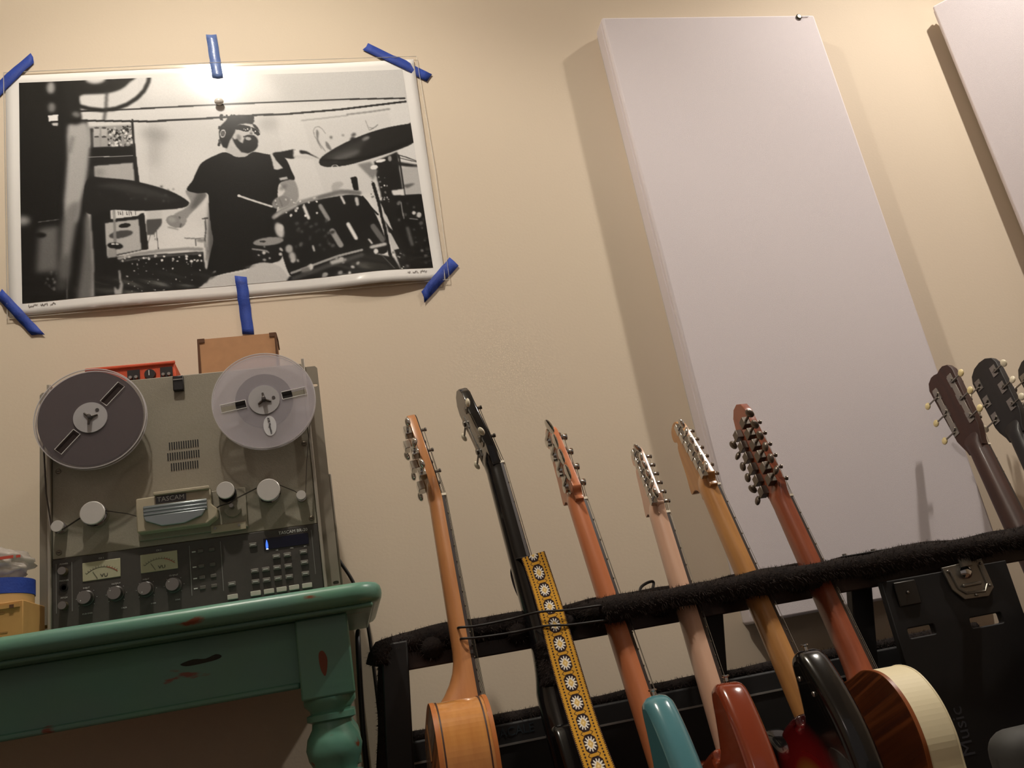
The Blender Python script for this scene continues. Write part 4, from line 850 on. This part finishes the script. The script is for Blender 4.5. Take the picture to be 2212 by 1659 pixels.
# ---- bodies
def slab(root, O_, d):
    ol = [(x,z) for x,z in spline(d['outline'],7)]; yf = d.get('yf',-.010); T_ = d['T']
    ol = [(x,z+d.get('dz',0)) for x,z in ol]
    b_ = plobj('body', [ol], yf-T_, yf, d['mat'], root, d.get('bev',.008), O_)
    if d.get('back'): plobj('back_panel', [[(x*.985,(z-(-.6))*.99-.6) for x,z in ol]], yf-T_-.0012, yf-T_+.0004, d['back'], b_, .0005, O_)
    if d.get('guard'): plobj('pickguard', [[(x*.8,(z+.57)*.8-.56) for x,z in ol]], yf, yf+.002, d['guard'], b_, 0, O_)
    if d.get('bind'): plobj('binding', [[(x*1.004,(z+.6)*1.004-.6) for x,z in ol]], yf-.006, yf+.0006, d['bind'], b_, .0003, O_)
    if d.get('button'):
        bx,bz = d['button']; obj('strap_button', MB().lathe([(0,.003),(.005,.0032),(.0062,.0058),(.0082,.0060),(.0090,.004)],(bx,yf-T_*.5,bz),d.get('bdir',(.25,0,1)),18,O_), CHROME, b_, smooth=True)
    if d.get('plate'):
        px_,pz = d['plate']; np2 = obj('neck_plate', MB().cbox((px_,yf-T_-.0008,pz),(.051,.0018,.063),O_), CHROME, b_, bevel=.0006)
        for sx in (-1,1):
            for sz in (-1,1): obj('plate_screw', MB().cyl((px_+sx*.019,yf-T_-.0015,pz+sz*.025),(px_+sx*.019,yf-T_-.003,pz+sz*.025),.0035,seg=10,M=O_), STEEL, np2)
    for fx,fz in d.get('studs',()): obj('stud', MB().ell((fx,yf-T_-.001,fz),(.004,.0025,.004),O_,10,6), STEEL, b_, smooth=True)
    obj('bridge', MB().cbox((0,yf+.005,-.648),(.08,.010,.018),O_), CHROME, b_, bevel=.002)
    return b_
OFFSET = [(.100,-.325),(.118,-.328),(.132,-.345),(.146,-.40),(.150,-.46),(.140,-.53),(.138,-.60),(.158,-.68),(.150,-.74),(.10,-.785),(.02,-.795),(-.08,-.785),(-.15,-.73),(-.165,-.65),(-.14,-.57),(-.120,-.50),(-.125,-.44),(-.122,-.39),(-.105,-.372),(-.080,-.385),(-.055,-.415),(-.034,-.420),(-.032,-.395),(.032,-.392),(.036,-.408),(.058,-.400),(.075,-.365),(.086,-.335)]
def hollow(root, O_, d):
    ol = spline(d['outline'],7); T_ = d['T']; yf = d.get('yf',-.004)
    b_ = plobj('body_side', [ol], yf-T_+.003, yf-.003, d['side'], root, 0, O_)
    for p in b_.data.polygons: p.use_smooth = False
    plobj('top_plate', [[(x*1.006,(z+.6)*1.004-.6) for x,z in ol]], yf-.003, yf, d['top'], b_, .0012, O_)
    plobj('back_plate', [[(x*1.006,(z+.6)*1.004-.6) for x,z in ol]], yf-T_, yf-T_+.003, d['back'], b_, .0012, O_)
    for k in d.get('lines',()):
        plobj('binding_line', [[(x*1.0035,(z+.6)*1.0025-.6) for x,z in ol]], yf-k-.0011, yf-k+.0011, d['line'], b_, 0, O_)
    for k in d.get('edges',()):
        plobj('binding', [[(x*1.007,(z+.6)*1.005-.6) for x,z in ol]], yf-k-.003, yf-k+.003, d['edge'], b_, 0, O_)
    obj('bridge', MB().cbox((0,yf+.005,-scale_of(d)),(.12,.010,.016),O_), mat('rosewood',(44,28,22),.4), b_, bevel=.002)
    return b_
def scale_of(d): return d.get('sc',.63)
ACO = [(.0,-.380),(.060,-.382),(.105,-.394),(.135,-.425),(.142,-.47),(.128,-.52),(.120,-.555),(.145,-.61),(.185,-.67),(.195,-.735),(.165,-.80),(.09,-.845),(0,-.855),(-.09,-.845),(-.165,-.80),(-.195,-.735),(-.185,-.67),(-.145,-.61),(-.120,-.555),(-.128,-.52),(-.142,-.47),(-.135,-.425),(-.105,-.394),(-.060,-.382)]
MAPLE = wood('orange_maple',(190,132,84),(166,108,64)); MAPLE2 = wood('deep_orange_maple',(196,122,82),(180,106,68)); PALE = wood('pale_maple',(208,170,146),(196,156,132)); GOLD = wood('golden_maple',(192,140,84),(164,114,66)); MAHOG = wood('mahogany',(152,82,54),(122,60,40)); DKMAH = wood('dark_mahogany',(66,34,22),(46,24,16),.5,.05)
# headstock outlines (x to bass side, z up)
HEAD33 = lambda L_,w_: [(x*w_,z*L_) for x,z in [(.0215,-.002),(.0235,.05),(.0300,.14),(.0340,.20),(.0370,.50),(.0400,.90),(.0345,.955),(.020,.985),(.0,1.0),(-.020,.985),(-.0345,.955),(-.0400,.90),(-.0370,.50),(-.0340,.20),(-.0300,.14),(-.0235,.05),(-.0215,-.002)]]
HEADBOOK = lambda L_,w_: [(x*w_,z*L_) for x,z in [(.0215,-.002),(.0235,.05),(.0300,.14),(.0340,.20),(.0365,.50),(.0400,.88),(.0330,.955),(.020,.988),(.010,.985),(.0,.968),(-.010,.985),(-.020,.988),(-.0330,.955),(-.0400,.88),(-.0365,.50),(-.0340,.20),(-.0300,.14),(-.0235,.05),(-.0215,-.002)]]
HEADROUND = lambda L_,w_: [(x*w_,z*L_) for x,z in [(.0215,-.002),(.0240,.06),(.0330,.16),(.0370,.24),(.0385,.60),(.0390,.85),(.0330,.93),(.018,.985),(.0,1.0),(-.018,.985),(-.0330,.93),(-.0390,.85),(-.0385,.60),(-.0370,.24),(-.0330,.16),(-.0240,.06),(-.0215,-.002)]]
HEADPT = lambda L_,w_: [(x*w_,z*L_) for x,z in [(.0215,-.002),(.0230,.05),(.0300,.13),(.0345,.19),(.0345,.70),(.0355,.86),(.0270,.95),(.010,1.0),(-.010,1.0),(-.0270,.95),(-.0355,.86),(-.0345,.70),(-.0345,.19),(-.0300,.13),(-.0230,.05),(-.0215,-.002)]]
def both(n, z0, dz, xe, style, mtb, mth, dx=.013, jit=25):
    out = []
    for sd in (1,-1):
        for i in range(n): out.append((sd*xe, z0+i*dz, sd, style, rnd.uniform(-jit,jit), sd*(xe-dx), mtb, mth))
    return out
# 1 hollow-bodied archtop
guitar('hollow-bodied guitar with honey maple sides and orange neck, leftmost on the rack', ((960,1083),(1014,1385)), HEAD33(.186,.86), .015, 8,
    both(3,.052,.047,.0325,'rotomatic',CHROME,CHROME), MAPLE, tn=.021, Ln=.43, heel=(-.27,-.375,.055), headm=MAPLE, facem=BLACKM, spacing=(0,1,2,5,4,3), w0=.043, scale=.63,
    body=dict(fn=hollow, outline=[(x*.92,z+.012) for x,z in ACO], T=.080, side=wood('honey_maple',(204,142,76),(186,122,62),.2,.6), top=wood('honey_top',(204,138,66),(186,120,56),.2,.6), back=wood('brown_back',(128,76,40),(110,62,34),.25,.5), lines=(.011,.071), line=mat('dark_purfling',(60,30,18),.5), edges=(.003,.077), edge=mat('amber_binding',(176,104,48),.4)))
# 2 black bass
guitar('black four-string bass with cream tuner buttons and the woven strap around its neck', ((1085,1012),(1190,1390)), HEADPT(.190,1.0), .015, 9,
    both(2,.060,.070,.0345,'open',mat('pearl_button',(214,206,184),.3),mat('tuner_nickel',(110,106,100),.3,.9)), mat('black_lacquer',(16,15,17),.15,coat=.5), tn=.024, Ln=.55, heel=(-.32,-.42,.012), facem=BLACKM, strips=((.0215,.045,.145),(-.0215,.045,.145)), strings=4, spacing=(0,1,3,2), w0=.041, w1=.055, scale=.775,
    body=dict(fn=slab, outline=[(x*.72,z-.165) for x,z in OFFSET], T=.042, mat=BLACKM, bind=mat('cream_binding',(226,214,176),.35), bev=.006))
# 3 teal bass
guitar('teal-bodied four-string bass with orange maple neck and big chrome tuners in line', ((1263,1090),(1333,1300)), FEND(.97,1.0), .0155, 0,
    inline6(1.0,CHROME,CHROME,4,'paddle',.036,.038), MAPLE2, tn=.023, Ln=.50, w0=.040, w1=.060, strings=4, scale=.762,
    body=dict(fn=slab, outline=[(x*1.05,z*1.08-.032) for x,z in OFFSET], T=.042, mat=mat('teal_lacquer',(80,132,140),.16,coat=.6,noise=(3,.3),rgb2=(72,122,132)), bev=.015, button=(.112,-.382), boardlen=.49, guard=mat('white_guard',(214,210,200),.4)))
def head_decal(): pass
# 4 pale neck, red-brown body
guitar('red-brown lacquered guitar with pale pinkish maple neck, right of the teal instrument', ((1440,1120),(1488,1275)), FEND(.86,.82), .0145, 0,
    inline6(.84,CHROME,CHROME), PALE, Ln=.45, body=dict(fn=slab, outline=OFFSET, T=.044, mat=mat('red_brown_lacquer',(134,58,32),.12,coat=.8,noise=(3,.3),rgb2=(118,46,26)), bev=.011, dz=-.010, button=(.112,-.334), guard=mat('white_guard',(214,210,200),.4), plate=None))
# 5 sunburst with large headstock
SB = bpy.data.materials.new('sunburst_lacquer'); SB.use_nodes = True; nt = SB.node_tree; b = nt.nodes['Principled BSDF']; b.inputs['Roughness'].default_value=.18; b.inputs['Coat Weight'].default_value=.5
tc = nt.nodes.new('ShaderNodeTexCoord'); mp = nt.nodes.new('ShaderNodeMapping'); mp.vector_type='POINT'; mp.inputs['Location'].default_value=(0,0,-.18*5.0); mp.inputs['Scale'].default_value=(8.2,0,5.0)
ln = nt.nodes.new('ShaderNodeVectorMath'); ln.operation='LENGTH'; rr_ = nt.nodes.new('ShaderNodeValToRGB'); rr_.color_ramp.elements[0].color=(*srgb((150,104,44)),1); rr_.color_ramp.elements[0].position=.52
e=rr_.color_ramp.elements.new(.66); e.color=(*srgb((120,22,22)),1); e=rr_.color_ramp.elements.new(.82); e.color=(*srgb((96,14,18)),1); rr_.color_ramp.elements[-1].color=(*srgb((14,13,13)),1); rr_.color_ramp.elements[-1].position=.97
nt.links.new(tc.outputs['Object'],mp.inputs[0]); nt.links.new(mp.outputs[0],ln.inputs[0]); nt.links.new(ln.outputs['Value'],rr_.inputs[0]); nt.links.new(rr_.outputs[0],b.inputs['Base Color']); MC['sunburst_lacquer']=SB
guitar('sunburst guitar, black edges around red and amber, with golden maple neck', ((1548,1060),(1630,1245)), FEND(.90,1.08), .0145, 0,
    inline6(.86,CHROME,CHROME), GOLD, Ln=.45, body=dict(fn=slab, outline=OFFSET, T=.044, mat=SB, bev=.013, dz=-.024, button=(.112,-.350), studs=((.10,-.385),(.12,-.415))))
# 6 twelve-string
SINGLE = [(.0,-.352),(.045,-.356),(.090,-.360),(.130,-.385),(.150,-.43),(.148,-.48),(.130,-.53),(.132,-.58),(.160,-.65),(.168,-.71),(.145,-.77),(.08,-.805),(0,-.81),(-.08,-.805),(-.145,-.77),(-.168,-.70),(-.150,-.62),(-.118,-.55),(-.122,-.50),(-.138,-.46),(-.138,-.415),(-.118,-.402),(-.092,-.412),(-.062,-.428),(-.035,-.425),(-.03,-.37)]
DKT = mat('tuner_aged',(112,104,96),.35,.85)
guitar('twelve-string guitar with reddish mahogany neck, brown back and broad cream side', ((1703,1085),(1768,1225)), HEADPT(.226,.90), .0145, 0,
    both(6,.040,.0262,.0310,'rotomatic',DKT,DKT,.012,40), MAHOG, Ln=.42, heel=(-.28,-.36,.014), strings=12, spacing=(0,0,1,2,3,4,10,9,8,7,6,6), w0=.046, scale=.63,
    body=dict(fn=hollow, outline=[(x,z+.014) for x,z in SINGLE], T=.056, side=mat('cream_side',(222,210,176),.55), top=mat('cream_top',(222,210,176),.4), back=wood('walnut_back',(86,46,32),(78,41,29),.38,.25), edges=(.053,), edge=mat('brown_edge',(132,72,38),.3), sc=.63))
# 7, 8, 9 at the right end
G7 = guitar('acoustic guitar with dark brown neck and cream tuner buttons, slotless wide headstock', ((2125,972),(2215,1158),1.50,20,-8), HEADBOOK(.218,1.05), .015, 2,
    both(3,.070,.049,.0400,'open',CREAMB,STEEL,.014,12), DKMAH, tn=.022, Ln=.42, heel=(-.27,-.37,.045), strips=((.0265,.055,.185),(-.0265,.055,.185)), spacing=(0,1,2,5,4,3), scale=.63,
    body=dict(fn=hollow, outline=[(x*.95,z) for x,z in ACO], T=.090, side=DKMAH, top=wood('spruce_top',(190,140,80),(170,124,70)), back=DKMAH, edges=(.003,), edge=mat('cream_binding',(226,214,176),.35)))
G7['label'] = 'acoustic guitar with dark brown headstock and six cream tuner buttons, left of the black headstock'
guitar('acoustic guitar with black rounded headstock and cream tuner buttons at the right edge', ((2212,945),(2306,1140),1.53,20,-8), HEADROUND(.216,1.08), .015, 2,
    both(3,.070,.049,.0410,'open',mat('ivory_button',(226,216,190),.35),STEEL,.014,30), wood('black_brown',(34,29,27),(24,21,20),.5,.05), tn=.022, Ln=.42, heel=(-.27,-.37,.045), spacing=(0,1,2,5,4,3), scale=.63,
    body=dict(fn=hollow, outline=[(x*.95,z) for x,z in ACO], T=.090, side=DKMAH, top=wood('spruce_top',(190,140,80),(170,124,70)), back=DKMAH, edges=(.003,), edge=mat('cream_binding',(226,214,176),.35)))
guitar('acoustic guitar of which only a dark pointed headstock shows at the right edge', ((2306,930),(2400,1125),1.55,20,-8), HEADPT(.212,1.06), .015, 2,
    both(3,.070,.049,.0385,'open',DKT,STEEL,.014,30), wood('black_brown',(40,34,32),(28,24,24),.35,.3), tn=.022, Ln=.42, heel=(-.27,-.37,.045), spacing=(0,1,2,5,4,3), scale=.63,
    body=dict(fn=hollow, outline=[(x*.95,z) for x,z in ACO], T=.090, side=DKMAH, top=wood('spruce_top',(190,140,80),(170,124,70)), back=DKMAH, edges=(.003,), edge=mat('cream_binding',(226,214,176),.35)))
# ================================================================== woven strap
SW = .041
cl = [(1151,1199,1.405),(1170,1255,1.388),(1190,1320,1.352),(1212,1400,1.314),(1238,1490,1.270),(1266,1580,1.222),(1298,1670,1.178)]
ctr = [Vector(at(*c)) for c in cl]; ctr = ctr+[ctr[-1]+(ctr[-1]-ctr[-2])*.8, Vector((ctr[-1].x+.035,ctr[-1].y-.055,.24)), Vector((.33,1.085,.13)), Vector((.325,1.125,.085))]
cs = [Vector(p) for p in spline([tuple(c) for c in ctr], 60, False)]
d_ = [0]
for a,b_ in zip(cs[:-1],cs[1:]): d_.append(d_[-1]+(b_-a).length)
d_ = np.array(d_); NL = 1700; tt_ = np.linspace(0,d_[-1],NL); C = np.stack([np.interp(tt_,d_,[c[i] for c in cs]) for i in range(3)],-1)
NW = 56; U = np.linspace(-1,1,NW)
tan = np.gradient(C,axis=0); tan /= np.linalg.norm(tan,axis=1)[:,None]
wd_ = np.array([.96,-.22,.0]); wd_ = wd_/np.linalg.norm(wd_); W3 = wd_[None,:]-(tan@wd_)[:,None]*tan; W3 /= np.linalg.norm(W3,axis=1)[:,None]
nr = np.cross(W3,tan)
sx_ = (C[:,None,:]+W3[:,None,:]*(U[None,:,None]*SW/2)+nr[:,None,:]*0)
sx_[:,:,1] += .0025*np.sin(tt_*23)[:,None]*U[None,:]
pitch = .0350; v_ = ((tt_/pitch+.55)%1.0)*2-1; VV = np.repeat(v_[:,None],NW,1)*30.5/2; UU = np.repeat(U[None,:],NL,0)*SW/2*1000
YEL = np.array(srgb((190,140,42))); DK = np.array(srgb((38,22,24))); WH = np.array(srgb((224,218,208))); TN = np.array(srgb((206,172,104)))
colr = np.repeat(np.repeat(YEL[None,None,:],NL,0),NW,1)
au,av = np.abs(UU),np.abs(VV)
oct_ = (au<9.2)&(av<13.2)&((au*1.2+av)<18.2); colr[oct_] = DK
rad_ = np.hypot(UU/1.0,VV/1.25); angp = np.arctan2(VV/1.25,UU); star = (rad_<(6.6+2.1*np.cos(angp*12)))&oct_; colr[star] = WH
dia = (au/5.8+av/8.4)<1; colr[dia&oct_] = WH; dia = (au/4.4+av/6.6)<1; colr[dia&oct_] = TN; colr[((au/1.6+av/2.2)<1)] = np.array(srgb((230,206,150)))
lad = (au>11.6)&(au<14.2); tt2 = np.repeat(tt_[:,None],NW,1)*1000; colr[lad&((tt2%5.2)<3.0)] = DK; colr[(au>17.6)&((tt2%3.0)<1.7)] = DK; colr[au>19.6] = DK
colr[(np.abs(au-(av-11.0)*1.1-4)<.7)&(av>10.5)&(~oct_)&(au<9.5)] = DK
SG = empty('guitar_strap', tuple(C[0])); tag(SG, 'yellow woven guitar strap with white and brown diamonds hanging over the black bass', 'strap')
SGM = np.array(C[0])
o = link('woven_band', gridmesh('woven_band', sx_[:,:,0]-SGM[0], sx_[:,:,1]-SGM[1], sx_[:,:,2]-SGM[2], colr), vcol_mat('woven_band', .8, spec=.2, bump=(1500,.5)), SG)
md = o.modifiers.new('s','SOLIDIFY'); md.thickness = .0016; md.offset = 1
# the dark backing folds over the neck and returns behind it
LEA = mat('strap_backing',(34,26,26),.7)
def ribbon(name, pts, wv, wd__, mt, par, org):
    pts = [Vector(p) for p in spline([tuple(p) for p in pts],6,False)]; wv = Vector(wv).normalized(); vs=[];fs=[]
    for p in pts: vs += [tuple(p-wv*wd__/2-org), tuple(p+wv*wd__/2-org)]
    for i in range(len(pts)-1): fs.append((2*i,2*i+1,2*i+3,2*i+2))
    me = bpy.data.meshes.new(name); me.from_pydata(vs,[],fs); o_ = link(name, me, mt, par, True); md = o_.modifiers.new('s','SOLIDIFY'); md.thickness=.002; return o_
c0 = Vector(C[0]); org = Vector(C[0])
lp = [c0+Vector((0,.0005,-.0006)), c0+Vector((-.004,.020,.0015)), c0+Vector((-.008,.045,-.004)), c0+Vector((-.010,.062,-.020)), c0+Vector((-.006,.055,-.055)), c0+Vector((.010,.035,-.10)), c0+Vector((.022,.012,-.130))]
ribbon('folded_backing', lp, (.96,-.22,0), SW, LEA, SG, org)
v = at(1195,1450,1.36)
tb = empty('sheepskin_pad', (v.x,1.36,v.z)); tag(tb, 'black furry pad hanging below the bar to the left of the woven strap', 'pad')
furry('pad_core', [(v.x+.004,1.380,v.z+.045),(v.x-.002,1.372,v.z),(v.x-.004,1.365,v.z-.024)], .0185, 1600, .006, tb, Vector((v.x,1.36,v.z)), seed=31, lump=.05)
